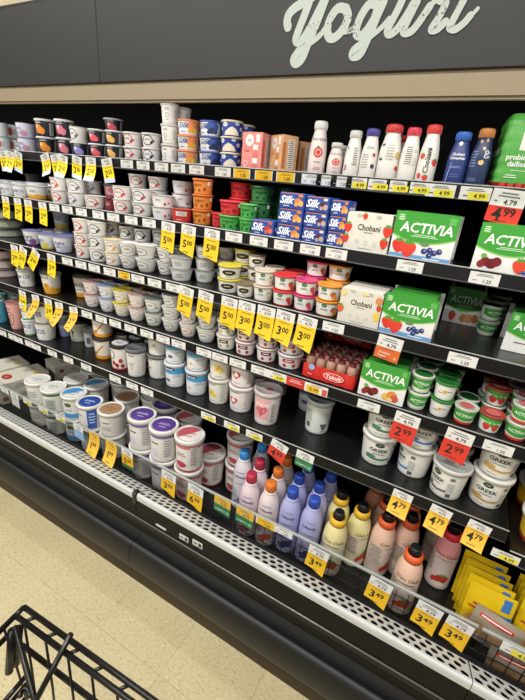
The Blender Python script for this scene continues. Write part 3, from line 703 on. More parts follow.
# ---- fifth shelf tubs
def tub(key, body, lid, prn, D=.115, H=.13, lidstyle='rim', bands=(), taper=.86, lidprn=(), name='yogurt_tub'):
    cup(key, body, lid, prn, D, H, taper, lidstyle, bands, name, 'yogurt tub', False, lidprn, 26)
tub('blue_tub', '#4f9bb8', '#7aa9a8', [('text',0,.5,'zoi',.2,'#e4ecee',.02),('disc',.1,.25,.3,.12,'#2f7a9c')], bands=[(.85,.95,'#d8dcd8')])
cup('pink_cup', '#d8a09a', 'foil:#c98d86', [('ring',0,.42,.2,.26,.03,'#3a2c2a'),('lines',0,.42,.16,.3,3,'#5c4642'),('lines',0,.78,.3,.08,1,'#5c4642')], D=.085, H=.11, taper=.72)
cup('oikos', '#dfe2e0', '#cfd8e0', [('text',0,.6,'OIKOS',.24,'#2d4c9c',.02),('lines',0,.3,.5,.1,1,'#6a8a50')], D=.085, H=.062, lidstyle='rim', taper=.84, bands=[(.0,.12,'#7fae6a')])
cup('oikos_white', '#e2e2dc', 'clear:#d0d4d8', [('text',-.05,.55,'OIKOS',.26,'#2d4c9c',.02)], D=.1, H=.068, lidstyle='foil', taper=.84)
cup('blue_cup', '#8a96b8', '#b8c0d0', [('text',0,.5,'light',.16,'#d8dce8')], D=.085, H=.1, lidstyle='rim', taper=.82)
tub('black_green', '#c9cbb8', '#1e1e1e', [('poly',.0,.42,[(-.02,-.22),(.02,-.22),(.05,.0),(.14,.14),(.03,.08),(.0,.26),(-.04,.08),(-.12,.1),(-.03,0)],'#3a4432'),('lines',0,.78,.4,.06,1,'#4a4a42'),('lines',0,.12,.5,.06,1,'#5a6a4a')], D=.105, H=.11)
cup('clear_small', '#c4c6c6', 'clear:#c8ccd0', [('rect',.1,.45,.3,.4,'#5c5c5c')], D=.075, H=.07, lidstyle='dome')
tub('honey', '#dedad0', '#2a2824', [('poly',.05,.45,[(-.3,-.22),(-.24,-.26),(.2,.2),(.14,.24)],'#c9862a'),('disc',-.22,.26,.1,.08,'#b8741e'),('lines',.0,.82,.5,.06,1,'#6a6a66'),('lines',.6,.5,.2,.5,6,'#9a968c')], bands=[(.0,.2,'#dd9a2c')], D=.11, H=.11, lidprn=[('disc',0,0,.36,.36,'#6c6858'),('text',0,0,'greek',.12,'#d8d4c4')])
tub('cherry_tub', '#dedad4', '#232323', [('disc',-.15,.3,.09,.09,'#b02430'),('disc',.02,.22,.09,.09,'#9a1c28'),('disc',.2,.4,.09,.09,'#b02430'),('disc',.28,.2,.08,.08,'#8c1a24'),('ring',-.25,.62,.18,.18,.03,'#3a4a7c'),('lines',.7,.5,.2,.5,6,'#9a968c')], D=.108, H=.118, bands=[(.0,.1,'#b23040')], lidprn=[('disc',0,0,.38,.38,'#cfcfd0'),('text',0,0,'fage',.16,'#33406c')])
tub('dark_a', '#dddcd8', '#6a6d70', [('lines',-.1,.78,.4,.08,1,'#4a4a4a'),('ring',-.1,.36,.06,.1,.02,'#4a4a4a'),('lines',-.1,.5,.3,.08,2,'#8a8a8a'),('lines',.5,.5,.2,.6,7,'#a2a2a0')], D=.108, H=.118)
tub('dark_b', '#dddcd8', '#6a6d70', [('lines',-.1,.8,.4,.08,1,'#8a8a86'),('flower',-.1,.45,.07,'#c8a878','#8a6a3c'),('rect',.5,.5,.24,.7,'#cfcdc6'),('lines',.5,.5,.2,.66,8,'#8a8a88')], D=.108, H=.115, lidstyle='rim')
tub('dannon', '#e0e2e4', '#dcdfe2', [('disc',-.08,.78,.28,.09,'#23346c'),('text',-.08,.78,'Dannon',.09,'#eef0f4',.02),('lines',.3,.5,.4,.1,2,'#8a9ab4'),('disc',-.12,.3,.12,.07,'#7a5f9a'),('lines',.1,.12,.5,.04,1,'#7aa8c8')], bands=[(.62,.9,'#4a9fd0')], D=.112, H=.122)
tub('dannon_b', '#e0e2e4', '#d3d6da', [('disc',-.08,.78,.28,.09,'#23346c'),('text',-.08,.78,'Dannon',.09,'#eef0f4',.02),('lines',.3,.5,.4,.1,2,'#8a9ab4'),('flower',-.12,.3,.06,'#d8b46a','#b8862c'),('lines',.1,.12,.5,.04,1,'#7aa8c8')], bands=[(.62,.9,'#4a9fd0')], D=.112, H=.122)
tub('flower_tub', '#e0ded6', '#d8d6d0', [('lines',-.08,.8,.5,.07,1,'#5a5a50'),('flower',-.08,.45,.14,'#e2bc4a','#c8922a'),('flower',.06,.36,.1,'#e8cc6a','#c8922a'),('lines',-.05,.14,.4,.05,1,'#9a9a92'),('lines',.45,.5,.24,.7,8,'#a8a69e')], D=.112, H=.125)
tub('heart_tub', '#e4dedc', '#e0dad8', [('lines',-.1,.8,.5,.07,1,'#5a5050'),('heart',-.12,.46,.17,'#c23a3c'),('disc',-.12,.47,.09,.08,'#efe4e0'),('lines',-.1,.16,.4,.05,1,'#9a9292'),('lines',.42,.5,.24,.7,8,'#aaa4a0')], D=.116, H=.126, lidprn=[('ring',0,0,.42,.42,.02,'#c8a0a0')])
tub('pinkpic', '#e0d8d6', '#c9bfbe', [('rect',-.08,.5,.52,.62,'#e2a8ac'),('heart',-.08,.46,.2,'#c65a68'),('text',-.08,.66,'good',.16,'#f0e2e0',.02),('rect',.34,.4,.16,.6,'#cfc8c4'),('lines',.34,.4,.13,.56,8,'#6a6462')], D=.118, H=.132, lidprn=[('disc',.05,-.05,.14,.12,'#b86a70')])
tub('plain_tub', '#d6dbd4', '#b4bbb8', [('lines',-.28,.55,.26,.36,6,'#7a7d78'),('rect',-.3,.26,.14,.16,'#5a5c58'),('disc',.3,.66,.02,.02,'#2a2a2a'),('poly',.28,.26,[(-.12,.08),(.12,.08),(.08,-.1),(-.02,-.12)],'#5f645e'),('lines',.28,.1,.2,.06,1,'#5f645e')], D=.116, H=.134, lidprn=[('lines',0,0,.5,.3,5,'#3c4444')])
def greek(key, band, lidc='#dfded8', face=0.0):
    tub(key, '#e2e0d8', lidc, [('disc',face,.76,.11,.075,'#28412c'),('lines',face,.76,.13,.03,1,'#cfd8cc'),('text',face,.57,'GREEK',.105,'#22302a',.025),('lines',face,.44,.36,.06,2,'#5f655e'),
        ('grid',face,.3,[(-.34,-.06,.05),(-.15,-.09,.0),(.1,-.1,-.03),(.34,-.07,.01)],band),('disc',face-.2,.34,.14,.05,band),('lines',face-.1,.12,.34,.03,1,'#55584f'),('rect',face+.42,.72,.1,.1,'#6a6a66'),('lines',face+.42,.42,.2,.34,6,'#a3a199'),('rect',face+.42,.16,.11,.12,'#55554f')], D=.122, H=.134, taper=.84,
        lidprn=[('disc',.2,.0,.09,.06,'#2c4430'),('lines',-.1,0,.3,.2,3,'#60677a')])
greek('greek_green', '#4a7f62'); greek('greek_blue', '#4d7fc0', face=-.5); greek('greek_black', '#6a6a66', '#c9c9c6', face=-.42); greek('greek_tan', '#c09a5c'); greek('greek_blue_front', '#4d7fc0')
tub('margarine', '#dcb52e', '#dedad2', [('disc',-.1,.5,.3,.26,'#3f6aa8'),('rect',.3,.3,.4,.3,'#e6ded0'),('lines',.3,.3,.34,.2,3,'#5a4a3a'),('lines',-.1,.5,.36,.1,1,'#e8e8e0')], D=.15, H=.085, bands=[(.0,.22,'#b8402a')])
# ---- bottom deck tubs
def deck(key, lidtop, prn, bands=(), rim='#e2e0da', txt='#ffffff', half=None):
    lp = [('disc',0,0,.40,.40,lidtop)]
    if half: lp += [('poly',0,0,[(.4*math.cos(t), .4*math.sin(t)) for t in [PI*.25+PI*q/12 for q in range(13)]], half)]
    lp += [('lines',0,.03,.5,.12,2,txt),('lines',0,-.14,.34,.08,1,txt)]
    tub(key, '#e0ddd5', rim, prn, D=.122, H=.126, bands=bands, lidprn=lp, taper=.9, name='dairy_tub')
deck('dk_white', '#d9d6d0', [('lines',0,.5,.5,.3,4,'#8a8a86')], txt='#7c7690'); deck('dk_green', '#dcdcd4', [('rect',.1,.4,.4,.5,'#b8bab2'),('lines',.1,.4,.36,.4,6,'#6c6e66')], [(.82,.93,'#3f7a54')], txt='#5c7a68')
deck('dk_blue', '#e0e2e2', [('disc',0,.66,.14,.09,'#4a6a34'),('lines',0,.42,.4,.08,1,'#4f8fc0')], [(.08,.3,'#4f97cc')], half='#4f97cc', txt='#4a6a8a'); deck('dk_bluehalf', '#e0e2e2', [('lines',0,.5,.4,.3,3,'#8a9aa8')], half='#4f97cc', txt='#6a7a8a')
deck('dk_navy', '#2f4c9c', [('rect',.3,.45,.34,.8,'#3560b4'),('lines',.3,.5,.26,.5,4,'#c4d0e8'),('lines',-.2,.6,.4,.1,1,'#5a6a9a')], txt='#d8e0f0'); deck('dk_brown', '#a98562', [('lines',0,.6,.4,.08,1,'#4a4a44'),('lines',0,.35,.44,.2,3,'#9a9488')], txt='#6a4c34')
deck('dk_purple', '#5a3f8c', [('rect',.3,.45,.28,.6,'#cfcac8'),('lines',.3,.45,.24,.56,7,'#8a8690'),('lines',-.15,.6,.4,.1,1,'#5a4a7a'),('disc',-.15,.3,.12,.14,'#d4cce0')], [(.82,.93,'#7a68a4')], txt='#cfc2e2')
deck('dk_red', '#e4dcd6', [('rect',.3,.5,.24,.6,'#d0c8c2'),('lines',.3,.5,.2,.56,7,'#8a807c'),('lines',-.15,.55,.4,.12,2,'#9a4a50'),('disc',-.15,.24,.2,.1,'#b84a56')], [(.8,.93,'#c87078'),(.0,.08,'#b84a56')], half='#c05a62', txt='#b0545c')
carton('deck_carton', .30, .06, .17, '#d9d4c4', [('lines',0,.5,1.8,.4,3,'#8a8678'),('disc',-.36,.5,.25,.2,'#a0522d')], [('lines',0,.6,1.0,.3,2,'#8a8678'),('disc',-.35,.35,.3,.18,'#caa25c')], [('disc',-.2,0,.16,.22,'#b23c34'),('lines',-.2,0,.2,.08,1,'#ecd8d0'),('lines',.25,.1,.5,.3,3,'#9a9688'),('disc',.3,-.25,.1,.12,'#d8b048')], name='carton')
# ---- drink bottles
def drink(key, cap, prn, D=.052, H=.15, body='#e4e1da', capr=.72):
    bottle(key, [(.86,0),(.97,.012),(1,.05),(1,.40),(.97,.52),(.88,.63),(.78,.72),(.72,.78),(.66,.82),(.66,.845),(.7,.85)], body, cap, .85, prn, D, H, capr=capr)
drink('two_good', '#d9d8d4', [('text',0,.66,'TWO GOOD',.045,'#4a4a4a',.02),('disc',0,.42,.09,.1,'#cf4438'),('ring',0,.42,.055,.06,.012,'#f0d8d2'),('disc',-.01,.52,.03,.02,'#5f8a44'),('lines',0,.24,.2,.03,1,'#7a7a7a'),('lines',0,.12,.16,.06,2,'#c89a92')], body='#e0d4d0')
drink('white_cap', '#cfcfcb', [('rect',.25,.45,.12,.4,'#cfc8c2'),('lines',.25,.45,.1,.38,8,'#6a6462'),('rect',-.3,.4,.05,.5,'#a85a54')])
drink('purple_cap', '#4a4390', [('lines',.0,.62,.18,.05,2,'#6a6a72'),('disc',.3,.48,.03,.04,'#b0304c'),('disc',.28,.25,.04,.05,'#3a2f5c'),('lines',-.2,.35,.16,.3,6,'#a8a4a0')])
drink('red_cap', '#c93a38', [('rect',-.35,.5,.08,.3,'#3c3c3c'),('disc',.42,.45,.05,.07,'#d8b060'),('straw',.45,.22,.05),('lines',.05,.5,.16,.3,6,'#b8b4ac')], D=.06)
drink('pink_cap', '#d23a50', [('rect',-.05,.48,.16,.36,'#d8d4ce'),('lines',-.05,.48,.14,.34,9,'#7a7672'),('rect',.35,.45,.1,.3,'#c8c4be')])
def vtext(items): return items
drink('chobani', '#cf3b38', [('straw',-.3,.46,.06,'#d8443a'),('straw',.4,.36,.07,'#d8443a'),('straw',.05,.09,.06,'#d8443a'),('disc',-.28,.12,.04,.05,'#d8443a')])
bottle('complete', [(.86,0),(.97,.012),(1,.05),(1,.45),(.95,.58),(.8,.7),(.7,.78),(.66,.845),(.7,.85)], '#2c3c78', '#2f62b8', .85, [('disc',.0,.78,.05,.04,'#cfd8e8'),('text',0,.58,'Chobani',.05,'#e8ecf4',.03),('text',0,.51,'Complete',.05,'#e8ecf4',.03),('lines',0,.34,.22,.05,2,'#8a9cc8'),('lines',.05,.18,.2,.08,2,'#5a6ca8'),('poly',-.35,.25,[(0,-.2),(.02,-.2),(.06,.16),(.05,.18)],'#8fa4d4')], .058, .15)
bottle('complete_gold', [(.86,0),(.97,.012),(1,.05),(1,.45),(.95,.58),(.8,.7),(.7,.78),(.66,.845),(.7,.85)], '#28365c', '#b8763a', .85, [('text',.35,.6,'Ch',.06,'#e8ecf4',.03),('text',.35,.53,'Co',.06,'#e8ecf4',.03),('flower',.15,.42,.045,'#e8d08a','#c8a04a'),('flower',.15,.66,.03,'#d8c48a','#c8a04a'),('disc',-.1,.78,.03,.03,'#c89a52'),('disc',.25,.8,.03,.03,'#c89a52'),('lines',-.25,.48,.16,.3,6,'#7084b0'),('lines',-.1,.12,.2,.06,2,'#7084b0')], .058, .15)
def kefir(key, cap, body, low):
    bottle(key, [(.88,0),(.98,.012),(1,.04),(1,.57),(.97,.65),(.88,.735),(.68,.81),(.5,.85),(.44,.87),(.44,.885)], body, cap, .875,
       [('text',.0,.62,'Lifeway',.042,'#3a3a5c',.02,.1),('lines',.0,.69,.2,.03,1,'#8a86a4'),('lines',.0,.5,.16,.03,1,'#8a86a4'),('disc',.12,.18,.07,.06,low),('disc',-.1,.14,.06,.05,low),('lines',-.3,.3,.14,.16,5,'#8c88a0')], .075, .262, 'kefir_bottle', capr=.5,
       collar=(body, .845, .872, .6))
kefir('kefir_sky', '#3f92d8', '#d6d0d4', '#8a8ab0'); kefir('kefir_red', '#b8304c', '#d8c6cc', '#b04a5c'); kefir('kefir_orange', '#e07a2a', '#d9ccca', '#c8502e'); kefir('kefir_blue', '#2f52b4', '#a9aad4', '#3a3a6c')
def oaks(key, ring, body, low, pale):
    bottle(key, [(.9,0),(.98,.01),(1,.03),(1,.56),(.97,.64),(.86,.73),(.7,.79),(.62,.82)], body, '#1c1c1e', .9,
       [('text',.0,.6,'Glen Oaks',.05,'#4a3a30',.0,.2),('lines',.0,.53,.26,.03,1,'#7a6a5c'),('rect',-.62,.4,.2,.3,'#cfc0ae'),('lines',-.62,.4,.18,.28,9,'#6c6258'),('straw',.12,.2,.09,low),('disc',-.08,.16,.07,.06,low),('disc',.04,.1,.08,.05,'#e2d8c4')], .079, .25, 'drinkable_yogurt_bottle', bands=[(.0,.45,pale)], capr=.42,
       collar=(ring, .80, .91, .68))
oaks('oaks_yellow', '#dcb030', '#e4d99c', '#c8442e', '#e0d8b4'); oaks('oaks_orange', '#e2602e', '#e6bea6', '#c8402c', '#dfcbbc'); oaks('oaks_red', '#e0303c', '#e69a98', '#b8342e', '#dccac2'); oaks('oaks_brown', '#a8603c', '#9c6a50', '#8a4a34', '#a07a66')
# ================================================================== GOODS: placing them
STACKS = []        # [shelf, x, y, radius, objects]
COLS = []          # (shelf, x, short description) for the price tags
def lev_word(k, n):
    if n == 1: return ''
    if n == 2: return ('lower', 'upper')[k]
    if n == 3: return ('bottom', 'middle', 'top')[k]
    return ('bottom', 'second', 'third', 'top')[k]
def add_cups(key, r):
    for me, l in KINDS[key].get('cups', ()): link('cup', me, r, l)
def col(s, px, wpx, hpx, n, kinds, desc, d=None, rz=None, rows=1, backn=None, note='', backkinds=None, jit=.0015, reg=True):
    """one column of cups: px = middle of the foot in the photo, wpx/hpx = width and height of one cup there"""
    y0, z = SH[s]
    yc = y0+.05
    x, mw, mh = scale_at(px, yc, z)
    if 'bottle' not in KINDS[kinds if isinstance(kinds, str) else kinds[0]]['name']: wpx = wpx*(1.07+.2*max(0, min(1, (205-px)/140)) if s < 5 else (1.03+.14*max(0, min(1, (205-px)/140)))); hpx = hpx*(1.08 if s == 5 and px < 250 else 1.0)
    D = wpx*mw; h = hpx*mh
    dd = ((.043 if s == 5 and n > 1 and px > 95 else .012)+D/2) if d is None else d
    yc = y0+dd; x, mw, mh = scale_at(px, yc, z); D = wpx*mw; h = hpx*mh
    if s in (2, 3, 4, 5): h = min(h, (SH[s-1][1]-.0185-z)/max(n, backn or 0)-.0012)       # the shelf above limits a stack
    if reg: COLS.append((s, x, desc))
    for row in range(rows):
        stk = [s, x, yc+row*D*1.04, D/2, []]; STACKS.append(stk)
        nn = n if row == 0 or backn is None else backn
        for k in range(nn):
            kk = kinds if isinstance(kinds, str) else kinds[k % len(kinds)]
            if row and backkinds: kk = backkinds if isinstance(backkinds, str) else backkinds[k % len(backkinds)]
            K = KINDS[kk]; sx = D/K['D']; sz = h/K['H']
            if yc+row*D*1.04+D/2 > 1.63: continue
            j = (random.uniform(-jit, jit), random.uniform(-jit, jit))
            a = (random.uniform(.05, .5) if rz is None else rz)+random.uniform(-.12, .12)
            lb = ' '.join(q for q in (lev_word(k, nn), desc, note, ('', 'in second row', 'in third row')[row], 'on '+SNAME[s]) if q)
            r = place(kk, (x+j[0], yc+row*D*1.04+j[1], z+.0006+k*(h+.0003)), a, sx, sz, lb, '%s on the %s' % (desc, SNAME[s])); stk[4].append(r)
    return x, yc, D, h
def boxat(s, pxl, pxr, hpx, kk, desc, d=.012, rz=0.0, n=1, dep=None, note='', reg=True):
    y0, z = SH[s]; y = y0+d
    xl, xr = x_at(pxl, y, z), x_at(pxr, y, z); W = xr-xl
    _, mw, mh = scale_at((pxl+pxr)/2, y, z); h = hpx*mh
    K = KINDS[kk]; sx = W/K['W']; sz = h/K['H']; sy = (dep/K['Dp']) if dep else 1.0
    if reg: COLS.append((s, (xl+xr)/2, desc))
    for k in range(n):
        lb = ' '.join(q for q in (lev_word(k, n), desc, note, 'on '+SNAME[s]) if q)
        r = place(kk, ((xl+xr)/2, y+K['Dp']*sy/2, z+.0006+k*(h+.0003)), rz, sx, sz, lb, '%s on the %s' % (desc, SNAME[s]) if n > 1 else None, sy=sy)
        add_cups(kk, r)
    return (xl+xr)/2, y, W, h
# ---------------- top shelf
col(1, 3, 15, 14, 2, 'teal', 'white cup with teal lid', rows=2)
col(1, 17, 13, 12, 1, 'greyswirl', 'small grey cup with grey ring', d=.10)
col(1, 29, 17, 14.5, 2, 'lilac', 'lilac cup with blue lid', rows=2)
col(1, 49, 18, 17, 2, 'navy_orange', 'navy cup with orange print', rows=2)
col(1, 67, 16, 17.5, 2, 'navy_pink', 'navy cup with pink print', rows=1)
col(1, 81, 16.5, 14.5, 2, ['navy_purple', 'greyswirl'], 'cup beside the pink-print navy cups', rows=1)
col(1, 99.5, 17, 14, 2, 'navy_red', 'navy cup with red print', rows=2, backn=3)
col(1, 116, 16.5, 14, 2, 'navy_yellow', 'navy cup with yellow print', rows=2)
col(1, 134, 18, 13.8, 2, 'redswirl', 'white cup with red ring print', rows=2)
col(1, 152, 18, 14, 2, 'navyring', 'white cup with navy ring print', rows=2)
col(1, 170, 16.5, 19, 3, 'tall_white', 'tall plain white cup', rows=2)
col(1, 188, 20, 14.4, 3, 'silk_orange', 'white cup with orange lid', rows=2)
col(1, 209.5, 20.5, 14.6, 3, 'silk_blue', 'white cup with dark blue lid', rows=2)
col(1, 230, 20.5, 15.2, 3, 'coconut', 'blue cup with white scoop print', rows=2)
def tallbox(key, body, side, pic, dark):
    carton(key, .074, .118, .062, body, [('disc',-.12,.78,.13,.16,'#e9e4dc'),('lines',-.12,.78,.14,.08,2,'#7a7068'),('rect',.3,.84,.12,.2,'#efe6e0'),('rect',.2,.6,.16,.14,'#efe0dc'),('rect',.2,.42,.16,.14,pic),('rect',.2,.24,.16,.14,'#efe0dc'),('rect',.2,.08,.16,.1,pic),('ring',-.26,.16,.07,.08,.02,'#f0e4de'),('lines',-.22,.5,.2,.06,1,dark)],
      [('rect',.08,.5,.2,.78,'#e6e0d8'),('lines',.08,.5,.18,.74,14,'#5a524c'),('rect',-.34,.45,.1,.7,dark)], [('lines',0,0,.5,.4,3,dark)], name='carton')
tallbox('pink_box', '#e08a84', '#d06a64', '#d9736c', '#b84a48'); tallbox('peach_box', '#dca878', '#dca878', '#b87a4c', '#b8703c')
boxat(1, 240.5, 260, 37, 'pink_box', 'pink carton with round white badge', dep=.07)
_y, _z = SH[1]
for q, (px, hh, dd, sc, ds) in enumerate(((281, 36, .055, 1.0, 'peach carton turned sideways beside the pink carton'), (300, 32, .135, .9, 'smaller peach carton behind the turned one'))):
    x, mw, mh = scale_at(px, _y+dd, _z); h = hh*mh
    place('peach_box', (x, _y+dd+.004, _z+.0006), R(-32 if q == 0 else -40), sc*.98, h/.118, ds+' on top shelf'); COLS.append((1, x, 'peach carton'))
col(1, 307, 12, 16, 1, 'greyswirl', 'small white cup behind tall strawberry bottle', d=.22)
def one(s, px, wpx, hpx, key, desc, d=None, rz=0.0, **kw): return col(s, px, wpx, hpx, 1, key, desc, d=d, rz=rz, **kw)
one(1, 315, 17, 52, 'two_good', 'tall white bottle with strawberry face', rz=.45)
for q in range(3): one(1, 333+q*6.5, 15-q, 33-q*1.5, 'two_good', 'small white bottle with strawberry face, %s of three,' % ('front', 'middle', 'rear')[q], d=.04+q*.055, rz=.45, reg=q == 0)
one(1, 353, 16, 46, 'white_cap', 'white bottle with grey-white cap', rz=.2)
one(1, 366.5, 17, 49, 'purple_cap', 'white bottle with purple cap', rz=.3)
one(1, 385, 22, 54.5, 'red_cap', 'wide white bottle with red cap', rz=.2)
one(1, 398, 17, 46, 'red_cap', 'red-capped bottle behind the wide white one', d=.115, reg=False)
one(1, 402.5, 18, 53, 'pink_cap', 'white bottle with pinkish red cap', rz=.1)
one(1, 419, 19, 57, 'chobani', 'white bottle with strawberries and upright lettering', rz=.15)
one(1, 451.5, 21, 53, 'complete', 'dark blue bottle with bright blue cap', rz=.1)
one(1, 472.5, 21, 58, 'complete_gold', 'navy bottle with gold cap', rz=-.05)
# upright brand name on the strawberry bottle
K = KINDS['chobani']; pb = MB(); vs, fs, wd = text2d('Chobani', .02)
rr_ = .0265
pb.add([(rr_*math.sin(-y*.0135/rr_), -rr_*math.cos(-y*.0135/rr_)*1.0, .058+x*.0135) for x, y in vs], fs, '#2a2624')
me_ = pb.mesh('brand_print')
for o in list(bpy.data.objects):
    if o.name.startswith('drink_bottle') and 'strawberries and upright' in o.get('label', ''):
        bo = [c for c in o.children if c.name.startswith('bottle_body')][0]; link('brand_print', me_, bo)
# green shrink-wrapped pack at the right of the top shelf
def wavy_pack():
    W, H, Dp = .135, .166, .10; mb = MB(); n = 22; rows = []
    for k in range(n+1):
        z = H*k/n; wv = .0012*math.sin(k*1.7); ins = .005*max(0, (k-19)/3)**2+.008*max(0, (2-k)/2)
        a = W/2-ins+wv; b_ = Dp/2-ins+wv*.12; c = .014
        ring = []
        for (cx, cy, t0) in ((a-c, -b_+c, -90), (a-c, b_-c, 0), (-a+c, b_-c, 90), (-a+c, -b_+c, 180)):
            for q in range(4): t = R(t0+30*q); ring.append((cx+c*math.cos(t), cy+c*math.sin(t), z))
        rows.append(ring)
    vs = [p for r_ in rows for p in r_]; G = '#55a548'
    for k in range(n):
        cc = '#c43a3c' if k < 2 else G
        mb.add(rows[k]+rows[k+1], [(q, (q+1) % 16, 16+(q+1) % 16, 16+q) for q in range(16)], cc, False)
    mb.add(rows[-1], [tuple(range(16))], G); mb.add(rows[0], [tuple(reversed(range(16)))], G)
    pb = MB(); prints(pb, front_map(-Dp/2-.0006), [('rect',-.08,.68,.24,.3,'#e6e2da'),('straw',-.08,.67,.09),('text',-.17,.44,'probiotic',.07,'#f2f6ee',.025),('text',-.2,.35,'dailies',.07,'#f2f6ee',.025),('lines',-.05,.26,.5,.02,1,'#d2e8c8'),('lines',-.25,.18,.2,.06,2,'#dcecd4'),('rect',.16,.17,.12,.05,'#e0ecd8'),('straw',-.34,.06,.05),('straw',-.2,.05,.05),('straw',-.06,.06,.05),('straw',.08,.05,.05),('straw',.22,.06,.05),('straw',.34,.05,.05),('rect',-.2,.9,.1,.07,'#8cc47c'),('rect',.2,.9,.16,.1,'#8cc47c')], W, H)
    pl = MB(); prints(pl, left_map(-W/2-.0042), [('text',.05,.5,'ACTIVIA',.09,'#cfe6c4'),('rect',0,.08,.4,.08,'#c43a3c')], Dp, H)
    kind('wavy', 'drink_multipack', 'drink pack', W, H, [('wrap', mb.mesh('wrap'), [('wrap_print', pb.mesh('wrap_print')), ('wrap_print', pl.mesh('wrap_print'))])])
wavy_pack()
x = x_at(513, _y+.075, _z); place('wavy', (x+.006, _y+.078, _z+.0006), R(10), 1.0, 1.0, 'large green shrink-wrapped drink pack at right of top shelf'); COLS.append((1, x+.03, 'green drink pack'))
x = x_at(513, _y+.075, _z); place('wavy', (x+.175, _y+.08, _z+.0006), R(4), 1.0, 1.0, 'green shrink-wrapped drink pack in the right bay of top shelf')
# ---------------- second shelf
col(2, 9, 15, 12.5, 1, 'clear_white', 'white cup under clear domed lid', rows=2)
col(2, 22, 15, 12.5, 1, 'clear_white', 'white cup under clear lid beside orange-based one', rows=2)
col(2, 38, 19, 14, 1, 'clear_orange', 'orange-based cup under clear domed lid', rows=2)
col(2, 15, 22, 5, 1, 'flat_orange', 'flat orange-brown tub behind clear-lidded cups', d=.2)
col(2, 35, 12, 21, 1, 'grey_tall', 'tall greyish tub behind clear-lidded cups', d=.2, reg=False)
col(2, 61, 15.5, 12.5, 2, 'redcircle', 'white cup with red ring', rows=2)
col(2, 78, 17, 12.8, 2, 'greyswirl', 'white cup with grey ring', rows=2)
col(2, 97.5, 19, 12.5, 1, 'orangeswirl', 'white cup with orange ring', rows=2, backn=2, backkinds='pink_dark')
col(2, 109, 11, 12.5, 1, 'darkred', 'dark red cup between ringed cups', d=.075)
col(2, 123.5, 18, 13, 2, 'redcircle', 'white cup with red ring beside dark red cup', rows=2, backn=3)
col(2, 143, 19.5, 13, 2, 'dots', 'white cup with red dots', rows=2, backn=3, backkinds='redcircle')
col(2, 163.5, 22, 11.5, 2, 'white_plain', 'plain white foil-lidded cup', rows=1)
col(2, 178, 21, 12.3, 3, 'white_plain', 'plain white foil-lidded cup', d=.125, note='behind the red-label cup', reg=False)
col(2, 190, 21, 13, 1, 'red_label', 'red cup with white label', rows=1)
col(2, 204, 19.5, 14.6, 3, 'orange_cup', 'orange fruit cup', d=.072)
col(2, 213.5, 16, 13.5, 1, 'red_cup', 'red fruit cup half hidden by green cup', d=.085)
col(2, 227, 23.5, 14, 2, ['green_cup', 'red_cup'], 'fruit cup left of the green cups')
col(2, 239, 22, 14.6, 3, ['green_cup', 'red_cup', 'red_cup'], 'fruit cup behind the red and green stack', d=.135, reg=False)
col(2, 246.5, 17, 14, 2, 'green_cup', 'green fruit cup')
for q, (px, dd) in enumerate(((258, .11), (268, .15), (277, .21))): col(2, px, 21, 14.6, 3, 'shade_green', 'dark green cup', d=dd, note='%s stack behind blue sleeve packs' % ('left', 'middle', 'right')[q], reg=False)
boxat(2, 251, 274, 15.6, 'silk_red', 'blue sleeve pack with red print', d=.008, rz=R(-6))
boxat(2, 276, 300, 15.3, 'silk_peach', 'blue sleeve pack with peach print', d=.008, n=3, rz=R(-3))
boxat(2, 301.5, 324, 15.3, 'silk_dark', 'blue sleeve pack with dark print', d=.010, n=3, rz=R(-4))
boxat(2, 325.5, 342, 15.2, 'silk_peach', 'narrow blue sleeve pack beside cream box', d=.014, n=3)
boxat(2, 342.5, 386, 38, 'cho_straw', 'cream multipack box with strawberries', d=.014)
boxat(2, 388, 449, 47, 'act_berry', 'green multipack with strawberries and blueberries', d=.012)
boxat(2, 469.5, 536, 49, 'act_cherry', 'green multipack with cherries and strawberries', d=.012)
boxat(2, 545, 600, 47, 'act_berry', 'green multipack in the right bay', d=.014, reg=False)
# ---------------- third shelf
col(3, 5, 43, 8.8, 3, 'flat_green', 'wide flat greenish tub', rows=1)
col(3, 34, 17.5, 15, 1, 'foil_purple', 'cup with lilac foil lid and purple base', rows=2)
col(3, 49, 17.5, 15, 1, 'foil_yellow', 'cup with lilac foil lid and yellow base', rows=2)
col(3, 64.5, 19, 16, 1, 'foil_blue', 'cup with blue foil lid', rows=1)
col(3, 67, 14, 17, 2, 'clear_yellow', 'clear-lidded cup with yellow base', d=.16, reg=False)
col(3, 84.5, 15.5, 12.4, 3, 'redring', 'white cup with red ring', rows=2)
col(3, 99.5, 17, 12.6, 3, 'greyring', 'white cup with grey ring', rows=2)
col(3, 114.5, 16.5, 12.4, 2, 'peachring', 'white cup with peach ring', rows=2, backn=3, backkinds='darkswirl')
col(3, 129.5, 17, 12.6, 2, 'roundring', 'rounded white cup with thin ring', rows=2, backn=3, backkinds='darkswirl')
col(3, 147.5, 20.5, 13.2, 2, 'scribble', 'rounded white cup with black oval', rows=2, backn=3, backkinds='darkswirl')
col(3, 165.5, 17, 13, 2, 'scribble', 'rounded white cup with black oval beside foil cups', d=.075, rows=2)
col(3, 181.5, 22, 11.3, 2, 'foil_grey', 'greyish white foil-lidded cup', rows=1)
col(3, 200, 20, 11.5, 3, 'foil_grey', 'greyish white foil-lidded cup', note='in the taller stack', d=.085, reg=False, rows=2)
col(3, 216, 18, 11.5, 3, 'foil_grey', 'greyish white foil-lidded cup', note='left of the yellow lids', d=.13, reg=False)
col(3, 232.5, 22, 13.2, 2, 'yellow_lid', 'white cup with yellow lid', rows=2, backn=3)
col(3, 246.5, 17, 13, 1, 'brown_lid', 'white cup with brown lid', rows=2, backn=3)
col(3, 261, 19.5, 14.8, 2, 'luc_plain', 'white cup with pale band', rows=2)
